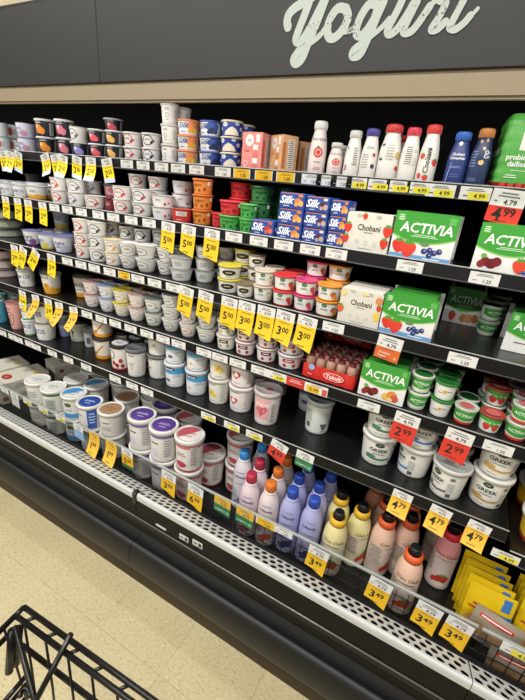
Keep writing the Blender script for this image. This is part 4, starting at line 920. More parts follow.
col(3, 281, 21, 14.8, 2, 'luc_red', 'white cup with red band', rows=2)
col(3, 302, 21, 14.8, 2, 'luc_pink', 'white cup with pink band', rows=2, backn=3)
col(3, 324, 23, 15, 2, 'luc_orange', 'white cup with orange band', rows=2, backn=3)
boxat(3, 336.5, 377, 34, 'cho_lemon', 'cream multipack box with lemon and fruit', d=.014)
boxat(3, 378, 430, 40, 'act_berry', 'green multipack with berries', d=.012)
boxat(3, 441, 477, 36, 'act_dark', 'shaded green multipack pushed far back', d=.27, reg=False)
for q in range(3): col(3, 484+q*4, 21, 15, 2, 'act_green', 'green-labelled cup', d=.22+q*.07, note='in %s stack beside vanilla multipack' % ('near', 'middle', 'far')[q], reg=False)
boxat(3, 500, 556, 40, 'act_vanilla', 'green multipack with vanilla flower', d=.10)
# ---------------- fourth shelf
col(4, 4, 34, 8.8, 3, 'flat_pink', 'wide flat pinkish tub')
col(4, 28, 16, 17.5, 1, 'white_side', 'white cup with blue lettering')
col(4, 53, 19, 21, 1, 'dome_yellow', 'yellow-based cup with dark domed lid')
col(4, 84, 17, 21, 1, 'dome_white', 'white and yellow cup with dark domed lid', d=.12)
for px, wd, h_, k, ds in ((93.5, 16, 12.6, 'pinkbowl', 'pink-trimmed rounded cup'), (108.5, 16.5, 13, 'bluebowl', 'blue-trimmed rounded cup'), (123.5, 17.5, 13, 'yellowbowl', 'yellow-trimmed rounded cup'), (138, 17, 13.2, 'peachbowl', 'peach-trimmed rounded cup'), (154.5, 18.5, 13.4, 'greenbowl', 'grey-green-trimmed rounded cup')):
    col(4, px, wd, h_, 2, k, ds, rows=3)
col(4, 171.5, 18, 11.8, 3, 'scribble', 'rounded white cup with black oval', rows=2)
col(4, 188.5, 17.5, 13, 2, 'orange_scribble', 'rounded white cup with orange oval', rows=2)
col(4, 206.5, 20, 13.2, 2, 'roundwhite', 'rounded white cup with grey oval', rows=2, backn=3)
col(4, 226, 19, 13.6, 2, 'darklabel', 'white cup with dark label', rows=2)
col(4, 245, 20, 13.6, 2, 'cherry_red', 'white cup with dark red label', rows=2)
col(4, 266, 20.5, 13.8, 2, 'cherry_pink', 'white cup with pink trim', rows=2)
col(4, 289, 24, 14, 2, 'berry_purple', 'white cup with purple trim', rows=2)
# probiotic shots in red wrap
def shots():
    W, Dp, Hh = .165, .066, .078; n = 5; bw = W/n
    bb = MB(); r_ = bw/2*.94
    bb.lathe([(r_*.8, 0), (r_*.95, .002), (r_, .01), (r_, .03), (r_*.86, .036), (r_*.86, .042), (r_*.98, .05), (r_*.9, .06), (r_*.62, .068), (r_*.6, .071)], '#b98e7c', 12, cap0=True)
    bb.lathe([(r_*.7, .069), (r_*.72, .074), (r_*.5, .0765), (.0005, .0775)], '#5c181e', 12); bm = bb.mesh('shot_bottle')
    wr = MB(); seg = 40; pts = []
    for k in range(n*6+1):
        t = k/(n*6); x = -W/2+W*t; pts.append((x, -Dp/2-.0015+.004*(1-abs(math.cos(PI*n*t)))*-1))
    front = pts; back = [(x, -y) for x, y in reversed(pts)]; lp = front+back; m_ = len(lp)
    wr.add([(x, y, .002) for x, y in lp]+[(x, y, .046) for x, y in lp], [(q, (q+1) % m_, m_+(q+1) % m_, m_+q) for q in range(m_)], mat('#cf2c26', .25), True)
    pb = MB(); prints(pb, front_map(-Dp/2-.0058), [('disc',.12,.32,.42,.17,'#efe6e0'),('disc',.12,.32,.39,.15,'#d8362e'),('text',.12,.32,'Yakult',.17,'#f4ece8',.02,.1),('disc',-.32,.5,.13,.12,'#8fb0d8'),('lines',-.34,.2,.24,.06,1,'#f0d8d0')], W, Hh)
    kind('shots', 'probiotic_drink_pack', 'drink pack', W, Hh, [('wrap', wr.mesh('wrap'), [('wrap_print', pb.mesh('wrap_print'))])])
    KINDS['shots'].update(W=W, Dp=Dp, shots=[(bm, (-W/2+bw*(i+.5), -Dp/4+j*Dp/2, .0)) for i in range(n) for j in range(2)])
shots()
def shotpack(px, dd, z_, lb, rz=0):
    y, z = SH[4]; x = x_at(px, y+.05, z); r = place('shots', (x, y+dd, z+.0006+z_), rz, 1, 1, lb, 'red wrapped drink shots on the fourth shelf')
    for me, l in KINDS['shots']['shots']: link('shot_bottle', me, r, l)
shotpack(330, .052, 0, 'front red-wrapped pack of small drink bottles on fourth shelf'); COLS.append((4, x_at(330, 1.08, 1.03), 'red-wrapped drink bottles'))
shotpack(329, .130, 0, 'red-wrapped drink pack in second row on fourth shelf'); shotpack(329, .208, 0, 'red-wrapped drink pack in third row on fourth shelf')
shotpack(329, .215, .079, 'red-wrapped drink pack stacked on the third row'); shotpack(328, .290, 0, 'red-wrapped drink pack in fourth row on fourth shelf'); shotpack(328, .293, .079, 'red-wrapped drink pack stacked on the fourth row')
boxat(4, 357, 402, 35, 'act_peach', 'green multipack with cherries and peach', d=.012)
boxat(4, 368, 410, 35, 'act_peach', 'green multipack behind the cherry and peach one', d=.15, reg=False)
col(4, 420.5, 21, 17, 2, 'act_green', 'green-lidded cup with green label', rows=3, backn=2, rz=.1)
col(4, 441.5, 22, 17, 2, 'act_van', 'green-lidded cup with vanilla flower', rows=3, backn=2, rz=.1)
col(4, 462, 23, 16.5, 1, 'act_red', 'cup with green label and red base', rows=2, rz=0, backkinds='act_green')
col(4, 485, 24, 17.5, 1, 'act_pic', 'cup with big strawberries and green collar', rows=3, backn=2, rz=0, backkinds=['act_green', 'act_pic'])
col(4, 509, 25, 17.5, 2, 'act_red', 'cup with green label and red base at right', rows=3, backn=2, rz=-.1)
col(4, 536, 25, 17.5, 2, 'act_red', 'cup with green label beyond the bay joint', rows=1, rz=-.1, reg=False)
# ---------------- fifth shelf
col(5, 1, 18, 25, 1, 'blue_tub', 'blue tub with white lettering', rows=2)
col(5, 18, 17, 24.5, 1, 'pink_cup', 'pink cup with black oval')
col(5, 31, 14, 14.5, 2, 'oikos', 'white cup with blue lettering and green base', rows=2)
col(5, 47, 21, 15.5, 2, 'oikos_white', 'wide white cup with blue lettering')
col(5, 66, 14, 20, 1, 'blue_cup', 'shaded blue cup behind wide white cups', d=.14)
col(5, 80, 20, 19, 1, 'black_green', 'pale green tub with black lid', d=.15)
col(5, 91, 13, 14, 1, 'clear_small', 'small clear cup beside the honey tubs', d=.13, reg=False)
col(5, 105, 21, 20.5, 2, 'honey', 'black-lidded tub with honey dipper', rows=2, backn=1)
col(5, 121.5, 20.5, 23, 1, 'cherry_tub', 'black-lidded tub with cherries', rows=3)
col(5, 137, 20, 24.5, 1, 'dark_a', 'white tub with grey lid', rows=2, backkinds='cherry_tub')
col(5, 156, 22, 22.5, 2, 'dark_b', 'white tub with grey lid', note='beside blue-banded tubs', rows=2)
col(5, 175.5, 21.5, 23.5, 2, 'dannon', 'blue-banded white tub, left column,', rows=2)
col(5, 196.5, 23, 23.5, 2, 'dannon_b', 'blue-banded white tub, right column,', rows=2)
col(5, 218.5, 22, 24.5, 2, 'flower_tub', 'white tub with yellow flowers', rows=2)
col(5, 240.5, 25, 25, 2, 'heart_tub', 'white tub with red heart', rows=2)
col(5, 265.5, 26.5, 31, 1, 'pinkpic', 'white tub with pink picture', d=.075)
col(5, 267, 25, 25.5, 2, 'heart_tub', 'white tub with red heart', note='behind the pink-picture tub', d=.24, reg=False)
col(5, 316, 26.5, 31, 1, 'plain_tub', 'lone white tub with grey lid', d=.135, rz=.2)
col(5, 309, 26, 31, 1, 'dannon', 'blue and white tub behind the lone one', d=.255, reg=False)
col(5, 377.5, 34, 32, 2, 'greek_green', 'white tub with green band', rz=.15, rows=2)
col(5, 409, 35.5, 33, 2, ['greek_blue', 'greek_blue_front'], 'white tub with blue band', rz=.1)
col(5, 444, 37.5, 32, 1, 'greek_black', 'white tub with grey lid turned away', rz=.1, rows=2, backn=2, backkinds='greek_black')
col(5, 483.5, 41, 35, 2, 'greek_tan', 'white tub with tan band', rz=-.1)
y, z = SH[7]
for q, (dx, dd, nn) in enumerate(((.085, .085, 2), (.245, .085, 2), (.085, .24, 2))):
    for k in range(nn):
        place('margarine', (XS+.01+dx, y+dd, z+.0006+k*.0855), .3*q, 1, 1, '%s yellow spread tub %s of the right bay' % (lev_word(k, nn), ('next to the bay joint', 'far along the fifth shelf', 'in the second row')[q]), 'yellow tubs in the right bay')
COLS.append((7, XS+.09, 'yellow spread tub'))
# ---------------- bottom deck
ZD = SH[6][1]
def decktub(px, py, n, key, desc, H=.126, rz=.3, D=.122):
    p = at_z(px, py, ZD+n*H); p.y = max(p.y, .931+D/2)
    stk = [6, p.x, p.y, D/2, []]; STACKS.append(stk)
    for k in range(n):
        K = KINDS[key]
        r = place(key, (p.x, p.y, ZD+.0006+k*(H+.0003)), rz, D/K['D'], H/K['H'], '%s %s on bottom deck' % (lev_word(k, n), desc) if n > 1 else desc+' on bottom deck', 'dairy tubs on the bottom deck'); stk[4].append(r)
    COLS.append((6, p.x, desc)) if p.y < 1.06 else None
    return p
for a in ((39, 381, 'dk_white', 'tub with pale printed lid'), (55.5, 387.5, 'dk_green', 'tub with green rim'), (72, 391.5, 'dk_blue', 'tub with blue base and half-blue lid'),
          (77.5, 378.5, 'dk_white', 'pale tub behind the blue-lidded tub'), (93, 384, 'dk_bluehalf', 'half-blue-lidded tub in second row'), (89.5, 401, 'dk_navy', 'tub with dark blue lid'), (107.5, 406.5, 'dk_brown', 'tub with brown lid in front row'), (126.5, 396.5, 'dk_brown', 'tub with brown lid in second row')):
    decktub(a[0], a[1], 2, a[2], a[3], H=.120, D=.116)
for a in ((144, 414.5, 'dk_purple', 'left purple-lidded tub'), (163.5, 424, 'dk_purple', 'front purple-lidded tub'), (164.5, 405.5, 'dk_purple', 'rear purple-lidded tub'), (188.6, 433, 'dk_red', 'red-printed tub in front row')):
    decktub(a[0], a[1], 2, a[2], a[3], H=.148, D=.118)
decktub(214, 457, 1, 'dk_red', 'single red-printed tub beside the kefir bottles', H=.148, D=.124)
for a in ((199, 421, 'second row'), (222, 431, 'second row, right')): decktub(a[0], a[1], 2, 'dk_red', 'red-printed tub in '+a[2], H=.135, D=.118)
for a in ((88, 372, 'far'), (108, 383, 'middle'), (146, 398, 'near')): decktub(a[0], a[1], 2, 'dk_white', 'shaded pale tub, %s one under fifth shelf,' % a[2], H=.12, D=.118)
# flat cartons at the far left of the deck
for q, (px, py, zz, rz) in enumerate(((24, 372, .12, 78), (10, 364, .12, 80), (47, 363, .12, 74))):
    p = at_z(px, py, ZD+zz); hgt = .075; p.y = (1.085, 1.085, 1.40)[q]; p.x = p.x if q == 0 else (cx0-.18 if q == 1 else cx0+.04)
    if q == 0: cx0 = p.x
    nn = 2
    for k in range(nn):
        place('deck_carton', (p.x, p.y, ZD+.0006+k*.0605), R(rz), .9, 1, '%s flat cream carton in %s pile on bottom deck' % (lev_word(k, nn), ('front', 'left', 'rear')[q]), 'flat cartons on the bottom deck')
    if q == 0: COLS.append((6, p.x, 'flat cream cartons'))
def stand(px, py, key, desc, rz=.25, lean=0.0, top=None, s=1.0):
    K = KINDS[key]; h = K['H']*s if top is None else top
    p = at_z(px, py, ZD+h)
    r = place(key, (p.x, p.y, ZD+.0006), rz, s, h/K['H'], desc+' on bottom deck', 'bottles on the bottom deck'); STACKS.append([6, p.x, p.y, K['D']*s/2, [r]]); COLS.append((6, p.x, desc)) if p.y < 1.06 else None
for px, py, k, ds in ((246, 451, 'kefir_sky', 'front sky-blue-capped kefir bottle'), (256.7, 442, 'kefir_sky', 'rear sky-blue-capped kefir bottle'), (253.5, 474, 'kefir_red', 'front red-capped kefir bottle'), (261, 460.5, 'kefir_red', 'rear red-capped kefir bottle'),
      (271.4, 482, 'kefir_orange', 'front orange-capped kefir bottle'), (280, 469, 'kefir_orange', 'middle orange-capped kefir bottle'), (288, 458, 'kefir_orange', 'rear orange-capped kefir bottle'),
      (292.7, 488, 'kefir_blue', 'front blue-capped kefir bottle, left file,'), (299, 476, 'kefir_blue', 'middle blue-capped kefir bottle, left file,'), (306.5, 465, 'kefir_blue', 'rear blue-capped kefir bottle, left file,'),
      (315.4, 498, 'kefir_blue', 'front blue-capped kefir bottle, right file,'), (319.5, 484.5, 'kefir_blue', 'middle blue-capped kefir bottle, right file,'), (328.5, 475, 'kefir_blue', 'rear blue-capped kefir bottle, right file,')):
    stand(px, py, k, ds, .2)
for px, py, k, ds, rz in ((340, 511.5, 'oaks_yellow', 'front yellow drinkable yogurt bottle', .15), (343.5, 491.5, 'oaks_yellow', 'yellow drinkable yogurt bottle behind front one', 1.2), (364, 504, 'oaks_yellow', 'right-hand yellow drinkable yogurt bottle', 1.0),
      (388.5, 513, 'oaks_orange', 'orange-collared yogurt bottle beside yellow ones', 1.0), (390, 497, 'oaks_orange', 'orange-collared bottle in second row', 1.0), (411.5, 516, 'oaks_orange', 'orange-collared bottle behind front one', .9), (416.5, 547, 'oaks_orange', 'front orange-collared yogurt bottle', .1), (382, 487, 'oaks_brown', 'shaded brown yogurt bottle at back', .4), (416, 500, 'oaks_orange', 'shaded orange-collared bottle in second row', .9),
      (456, 525.5, 'oaks_red', 'front red-collared yogurt bottle', .0), (449, 503, 'oaks_red', 'red-collared yogurt bottle behind front one', .5)):
    stand(px, py, k, ds, rz)
# yellow snack pouches
def pouch(key, W, H, th, body, prn):
    mb = MB(); nx, nz = 10, 12; vs = [[], []]
    for j in range(nz+1):
        v = j/nz
        for i in range(nx+1):
            u = i/nx; e = (max(0, math.sin(PI*u))**.5)*(max(0, math.sin(PI*min(1, max(0, (v-.06)/.88))))**.6)
            wr = .0025*math.sin(u*9+v*13)*e
            x = (u-.5)*W*(1-.05*e); z = v*H
            vs[0].append((x, -th/2*e-.0006+wr, z)); vs[1].append((x, th/2*e+.0006+wr, z))
    fs = [(j*(nx+1)+i, j*(nx+1)+i+1, (j+1)*(nx+1)+i+1, (j+1)*(nx+1)+i) for j in range(nz) for i in range(nx)]
    mb.add(vs[0], fs, body, True); mb.add(vs[1], [tuple(reversed(f)) for f in fs], body, True)
    def mp(u, v, e):
        uu = u/W+.5; vv = v/H; q = (max(0, math.sin(PI*min(1, max(0, uu))))**.5)*(max(0, math.sin(PI*min(1, max(0, (vv-.06)/.88))))**.6)
        return (u*(1-.05*q), -th/2*q-.0012-.003*q-e, v)
    pb = MB(); prints(pb, mp, prn, W, H)
    kind(key, 'snack_pouch', 'pouch', W, H, [('pouch_body', mb.mesh('pouch_body'), [('pouch_print', pb.mesh('pouch_print'))])])
YB = mat('#e0bd1c', .32)
pouch('pouch_y', .122, .17, .017, YB, [('rect',.33,.83,.13,.22,'#3f74b4'),('rect',.30,.5,.3,.28,'#3f74b4'),('lines',-.1,.6,.5,.16,2,'#b8382c'),('disc',-.1,.3,.24,.14,'#d8a05c')])
pouch('pouch_c', .15, .115, .03, mat('#978c7a', .25), [('rect',-.05,.8,.9,.1,'#c8342c'),('rect',-.05,.8,.8,.03,'#ece4dc'),('disc',-.25,.4,.34,.2,'#8a6a48'),('disc',.12,.36,.3,.2,'#a88458'),('disc',.38,.45,.2,.16,'#caa268')])
for k in range(5):
    p = at_z(486.5+2*k, 558+8*k, ZD+.172)
    r = place('pouch_y', (p.x, p.y-.03, ZD+.004), R(-2), 1, 1, 'yellow snack pouch, number %s from the front of the left file' % ('five', 'four', 'three', 'two', 'one')[k], 'yellow pouches on the bottom deck', tilt=(R(-10), 0))
for k in range(4):
    p = at_z(543+2*k, 584+8*k, ZD+.172)
    place('pouch_y', (p.x, p.y-.03, ZD+.004), R(-6), 1, 1, 'yellow snack pouch, number %s from the front of the right file' % ('four', 'three', 'two', 'one')[k], 'yellow pouches on the bottom deck', tilt=(R(-10), 0))
p = at_y(506, 612, .965); place('pouch_c', (p.x, .985, ZD+.035), R(-3), .88, .88, 'clear pouch with red stripe lying against the deck fence', tilt=(R(-18), R(8)))
p = at_y(500, 640, .965); place('pouch_c', (p.x+.06, .942, ZD+.012), R(3), 1, .8, 'clear pouch standing low behind the deck fence', tilt=(R(-6), R(-3)))
# ---- nudge stacks that touch: neighbours move apart sideways, rear ones move back
for it in range(160):
    moved = False
    for i in range(len(STACKS)):
        for j in range(i+1, len(STACKS)):
            a, b_ = STACKS[i], STACKS[j]
            if a[0] != b_[0] or not a[4] or not b_[4]: continue
            dx, dy = b_[1]-a[1], b_[2]-a[2]; need = a[3]+b_[3]+(.0008 if a[0] != 6 else .003)
            if abs(dx) > need or abs(dy) > need: continue
            dd = math.hypot(dx, dy); ov = need-dd
            if ov <= 0: continue
            moved = True
            if abs(dy) < .03:
                q = (1 if dx >= 0 else -1)*ov*.55; a[1] -= q; b_[1] += q
            else:
                f_, bk = (a, b_) if dy > 0 else (b_, a)
                bk[2] += ov*.8; bk[1] += (1 if bk[1] >= f_[1] else -1)*ov*.3
            for t in (a, b_): t[2] = min(t[2], 1.628-t[3])
    if not moved: break
for st in STACKS:
    for k, o in enumerate(st[4]): o.location.x, o.location.y = st[1], st[2]
# ================================================================== PRICE TAGS
PAPER = '#e2e2df'; YEL = '#e8b824'; YEL2 = '#e3b43c'; RED = '#d9392c'; INK = '#26221c'
def price(items, s_, u, v, h, c=INK):
    a, b_ = s_
    wa = text2d(a, .02)[2]*h; wb = text2d(b_, .02)[2]*h*.62; tot = wa+wb+.1*h
    return items+[('T', u-tot/2+wa/2, v, a, h, c), ('T', u+tot/2-wb/2, v+h*.2, b_, h*.62, c)]
TAGK = {}
def strip_tag(kindn):
    key = 'strip_'+kindn
    if key in KINDS: return key
    W, H = .064, .0275; mb = MB(); mb.box(-W/2, W/2, -.0004, .0, -H, 0, PAPER)
    pb = MB(); it = [('lines',-.0,-.22,1.5,.26,2,'#77756f'),('lines',-.3,-.7,.5,.2,1,'#9a9892'),('text',.12,-.72,'1.25',.28,'#3a3834')]
    if kindn == 'yellow': it = [('rect',.12,-.68,1.5,.56,'#e9dc3c')]+it[:1]+[('text',.15,-.68,'4.99',.34,INK),('lines',-.3,-.7,.5,.2,1,'#8a6a1c')]
    if kindn == 'yellowall': it = [('rect',0,-.5,2.06,1.0,YEL),('lines',0,-.25,1.5,.24,2,'#8a6a1c'),('text',.1,-.68,'1.00',.36,INK)]
    if kindn == 'red': it = [('rect',0,-.5,2.06,1.0,'#c8302c'),('lines',0,-.4,1.6,.4,2,'#e6c8c0')]
    if kindn == 'yellowred': it = [('rect',-.15,-.6,1.3,.7,YEL),('rect',.36,-.6,.5,.7,'#d05a50'),('text',-.1,-.62,'5.99',.36,INK),('lines',0,-.14,1.6,.14,1,'#77756f')]
    prints(pb, lambda u, v, e: (u, -.0004-e, v), it, W, H)
    kind(key, 'price_tag', 'price tag', W, H, [('card', mb.mesh('card'), [('tag_print', pb.mesh('tag_print'))])])
    return key
def hang_tag(W, Ht, Hb, top, bot, pr, curl=0.0, slant=.012, ink=INK, foot=None, key=None, extra=()):
    """card hanging from the rail: white head Ht, coloured body Hb with a slanting foot"""
    key = key or 'hang_%s_%s_%s_%.2f_%.3f_%.3f_%s' % (bot, pr, top, curl, W, Hb, foot)
    if key in KINDS: return key
    Htot = Ht+Hb
    def cy(v): return -curl*(max(0, -v-Ht*.6)**2)/max(Htot, .01)
    def mp(u, v, e): return (u, cy(v)-.0005-e, v)
    mb = MB()
    def strip(v0, v1, c, n, cut=False):
        vs = []; fs = []
        for k in range(n+1):
            v = v0+(v1-v0)*k/n
            va = v+(slant if cut and k == n else 0)
            vs += [(-W/2, cy(va)-.0004, va), (W/2, cy(v)-.0004, v), (-W/2, cy(va)+.0001, va), (W/2, cy(v)+.0001, v)]
        for k in range(n):
            a = 4*k; fs += [(a, a+4, a+5, a+1), (a+2, a+3, a+7, a+6), (a, a+2, a+6, a+4), (a+1, a+5, a+7, a+3)]
        fs += [(0, 1, 3, 2), (4*n, 4*n+2, 4*n+3, 4*n+1)]
        mb.add(vs, fs, c)
    strip(0, -Ht, top, 2); strip(-Ht, -Htot, bot, 5, True)
    pb = MB(); k = 0
    it = [('lines',0,-Ht*.32/Ht,1.2*W/.06,.36,2,'#77756f'),('text',.08,-.74,'4.79',.3,'#3a3834'),('lines',-.34,-.72,.3,.2,1,'#8a8a84')]
    prints(pb, mp, it, W, Ht)
    hp = W*.40
    for (_, u, v, tx, hh, c) in price([], pr, 0.0, -Ht-Hb*.45, hp, ink) if pr else []:
        vs, fs, wd = text2d(tx, .02); pb.add([mp(u+x*hh, v+y_*hh, .0003) for x, y_ in vs], fs, c)
    prints(pb, mp, [('lines',0,-Ht/Hb-.1,.8*W/Hb,.05,1,ink),('lines',-.05,-Ht/Hb-.82,.6*W/Hb,.07,1,ink)]+list(extra), W, Hb)
    if foot: prints(pb, mp, [('rect',0,-Ht/Hb-.86,W/Hb*.99,.26,foot)], W, Hb, .0006)
    kind(key, 'hanging_price_tag', 'price tag', W, Htot, [('card', mb.mesh('card'), [('tag_print', pb.mesh('tag_print'))])])
    return key
TAGS = []
def rail_point(s, px):
    if s == 6: y, z = .911, .542
    else: y, z = SH[s][0]-.0132, SH[s][1]-.001
    return Vector((x_at(px, y, z), y, z))
def put_tag(s, px, key, word, ang=0.0, sc=1.0, dz=0.0, yaw=0.0, extra='', dy=0.0):
    p = rail_point(s, px)
    best = min([c for c in COLS if c[0] == s], key=lambda c: abs(c[1]-p.x))[2]
    best = best.rstrip(',').replace(',', '')
    lb = '%s under %s, %s edge' % (word, best, SNAME[s].replace('of the right bay', 'right bay')) if s != 6 else '%s on deck fence before %s' % (word, best)
    r = place(key, (p.x, p.y-.0005+dy, p.z+dz), yaw, sc, sc, lb, 'price tags on the %s' % SNAME[s])
    r.rotation_euler = (R(2), R(ang), yaw)
    return r
W_ = strip_tag('white'); Y_ = strip_tag('yellow'); YA = strip_tag('yellowall'); RR_ = strip_tag('red'); YR = strip_tag('yellowred')
for px in (126.7, 143, 161.4, 178, 196.7, 223, 312, 327, 342): put_tag(1, px, W_, 'white price tag')
for px in (242, 264, 286): put_tag(1, px, YA, 'yellow price tag')
for px in (358, 379, 399, 420): put_tag(1, px, Y_, 'white-yellow price tag')
put_tag(1, 442, Y_, 'large white-yellow price tag', sc=1.12); put_tag(1, 477, Y_, 'large white-yellow price tag', sc=1.12)
blue_y = [hang_tag(.06, .028, .062, PAPER, '#ecd026', ('2', '50'), c, foot='#b9c6e0', key='hang_left_%d' % i) for i, c in enumerate((0.0, .35))]
for i, (px, a) in enumerate(((2, -4), (10, 6), (19, 14), (44, -16), (55, -6), (64, 12), (77, 10), (91, 2), (107, -8))):
    put_tag(1, px, blue_y[i % 2], 'blue-footed yellow tag', a, sc=.98, dy=-.002*(i % 3))
put_tag(1, 512, hang_tag(.066, .034, .036, PAPER, RED, ('4', '99'), 0, .004, key='red499'), 'red 4.99 tag', 3, sc=1.15)
pl = hang_tag(.052, .024, .072, PAPER, '#ecd026', ('2', '00'), .15, .008, key='hang_plain'); plb = hang_tag(.052, .024, .066, PAPER, YEL2, ('5', '00'), 1.0, .012, key='hang_bent')
for px in (54, 67, 81, 98, 113, 131, 149, 234, 259, 284, 310.6, 337, 411, 486): put_tag(2, px, W_, 'white price tag', sc=1.0 if px < 400 else 1.05)
for px, a in ((5, 2), (17, 0), (27.6, 1), (42, -1)): put_tag(2, px, pl, 'yellow hanging tag', a)
h5 = hang_tag(.062, .03, .074, PAPER, '#eac62a', ('5', '00'), .1, .012, key='hang_500'); h3 = hang_tag(.062, .03, .076, PAPER, '#eac62a', ('3', '00'), .2, .014, key='hang_300')
for px, a in ((168.5, 4), (189, 5), (212.5, 3)): put_tag(2, px, h5, 'yellow 5.00 hanging tag', a)
for px in (67, 80.6, 94, 109.4, 137.7, 154.5, 173, 334): put_tag(3, px, W_, 'white price tag')
put_tag(3, 124, YA, 'yellow price tag', sc=.95); put_tag(3, 464, W_, 'white price tag', sc=1.05)
for px, a in ((14, 4), (24, 24), (37, 34), (51.5, 4)): put_tag(3, px, pl, 'yellow hanging tag', a, dy=-.002*(px > 20))
for px, a in ((187, 8), (206.5, 6), (230, 3)): put_tag(3, px, h5, 'yellow 5.00 hanging tag', a)
for px, a in ((247.5, 3), (267, 2), (286.5, 4), (308.5, 4)): put_tag(3, px, h3, 'yellow 3.00 hanging tag', a)
OR = hang_tag(.066, .034, .036, PAPER, '#d96a34', None, 0, .002, key='orange_tag', extra=[('text',-.1,-1.36,'Probiotic',.16,'#f2e4d8',.02),('text',-.2,-1.62,'Yogurt',.16,'#f2e4d8',.02),('disc',.36,-1.6,.14,.14,'#e8a070')])
put_tag(3, 392, OR, 'orange and white hanging tag', 4)
for px in (86.7, 101, 115, 130.5, 146.7, 163, 178.6, 204, 220, 238, 260): put_tag(4, px, W_, 'white price tag')
put_tag(4, 277.5, Y_, 'white-yellow price tag'); put_tag(4, 296, RR_, 'red price tag', sc=1.1); put_tag(4, 317, YR, 'yellow and red price tag', sc=1.15)
put_tag(4, 369.5, W_, 'white price tag', sc=1.0); put_tag(4, 500, W_, 'white price tag', sc=1.05)
for i, (px, a) in enumerate(((22, 4), (35, -6), (47.6, 0), (58.5, -6), (73, -8))): put_tag(4, px, pl if i in (0, 2) else plb, 'yellow hanging tag', a)
def sale(key): return hang_tag(.068, .036, .062, PAPER, RED, ('2', '99'), .05, .006, key=key, extra=[])
put_tag(4, 409, sale('sale299'), 'red 2.99 hanging tag', 3, sc=.97); put_tag(4, 462, sale('sale299'), 'red 2.99 hanging tag', 3, sc=.97)
for px in (2, 12, 18, 29, 36, 52, 68, 86, 115, 132, 147): put_tag(5, px, W_, 'white price tag', dz=-.002*(px in (18, 36)))
for px in (208.5, 232, 254.5): put_tag(5, px, Y_, 'white-yellow price tag')
put_tag(5, 281, hang_tag(.062, .03, .05, PAPER, RED, ('4', '99'), 0, .012, key='red_499b'), 'red 4.99 hanging tag', 14)
GT = hang_tag(.06, .03, .034, PAPER, '#2f7a4c', None, 0, .003, key='green_tag', extra=[('text',-.1,-1.45,'organics',.22,'#e4ece4',.01),('disc',.36,-1.5,.2,.2,'#7ab08a')])
put_tag(5, 306, GT, 'green and white hanging tag', 4)
h479 = hang_tag(.062, .028, .056, PAPER, YEL2, ('4', '79'), .5, .004, key='hang_479'); h349 = hang_tag(.064, .034, .066, PAPER, YEL, ('3', '49'), .1, .018, key='hang_349')
for px, a in ((404, 4), (443, 6), (481.5, 5)): put_tag(5, px, h479, 'yellow 4.79 hanging tag', a, sc=.88)
put_tag(7, 507, Y_, 'white-yellow price tag')
for px in (4, 284): put_tag(6, px, W_, 'white price tag', sc=1.0)
put_tag(6, 14, hang_tag(.06, .03, .05, PAPER, '#c9c9c4', None, 0, .002, key='pale_tag'), 'pale grey hanging tag', 3)
for px in (27, 43, 60): put_tag(6, px, Y_, 'white-yellow price tag')
put_tag(6, 78, hang_tag(.06, .03, .045, PAPER, '#8fb4d4', None, 0, .002, key='blue_tag'), 'white and blue hanging tag', 2)
hy = hang_tag(.056, .024, .064, YEL, YEL2, ('1', '99'), .5, .008, key='hang_ybent'); hg = hang_tag(.056, .026, .06, PAPER, YEL, ('5', '99'), .0, .002, foot='#2f6a44', key='hang_ygreen')
put_tag(6, 94, hy, 'yellow hanging tag', 0, sc=1.12); put_tag(6, 111, hy, 'yellow hanging tag', 0, sc=1.15); put_tag(6, 127, hg, 'green-footed yellow tag', 2, sc=1.12)
put_tag(6, 170, hang_tag(.062, .034, .064, PAPER, YEL, ('3', '99'), .05, .016, key='hang_399'), 'left-hand yellow 3.99 tag', 4, sc=1.12, dy=-.006); put_tag(6, 197, hang_tag(.062, .034, .064, PAPER, YEL, ('6', '99'), .05, .016, key='hang_699'), 'right-hand yellow 6.99 tag', 4, sc=1.12, dy=-.006)
GY = hang_tag(.06, .032, .034, YEL2, '#2f7a4c', None, 0, .003, key='green_tag2', extra=[('text',-.1,-1.45,'organics',.22,'#e4ece4',.01),('disc',.36,-1.5,.2,.2,'#7ab08a')])
put_tag(6, 223, GY, 'green and yellow hanging tag', 3, sc=1.15); put_tag(6, 245.5, GY, 'green and yellow hanging tag', 3, sc=1.15)
put_tag(6, 266, YA, 'yellow price tag', sc=1.15)
for px, a in ((320.5, 4), (383, 4), (432, 4), (462.5, 4)): put_tag(6, px, h349, 'yellow 3.49 hanging tag', a, sc=1.03, dy=-.006)
put_tag(6, 522, Y_, 'white-yellow price tag', sc=1.3)
# ================================================================== SHOPPING CART (near corner of its basket)
CB = mat('#1a1817', .3, .3)
cart = empty('shopping_cart', (-.35, -.1, 0)); tag(cart, 'black wire shopping cart in the lower left corner', 'shopping cart')
def cpart(name, mb): 
    o = link(name, mb.mesh(name), cart); o.location = (.35, .1, 0); return o
ZR = .90
A = at_z(24, 607, ZR); B = at_z(150, 698, ZR); dirx = (B-A); dirx.z = 0; dirx.normalize()
A2 = at_z(15.5, 615.5, ZR); C = at_z(0, 631, ZR); diry = (C-A2); diry.z = 0; diry.normalize()
Lx, Ly = .62, .50
def P(u, v, z): q = A2+dirx*u+diry*v; return Vector((q.x, q.y, z))
ins = (A2-A); ins.z = 0
o_ = MB(); o_.tube([A-diry*0, A+dirx*Lx], .0044, CB); cpart('rim_rod', o_)
o_ = MB(); o_.tube([A2, A2+dirx*Lx], .0044, CB); cpart('rim_rod', o_)
o_ = MB(); o_.tube([A, A2], .0042, CB); o_.tube([A2, P(0, Ly, ZR)], .0044, CB); cpart('rim_rod', o_)
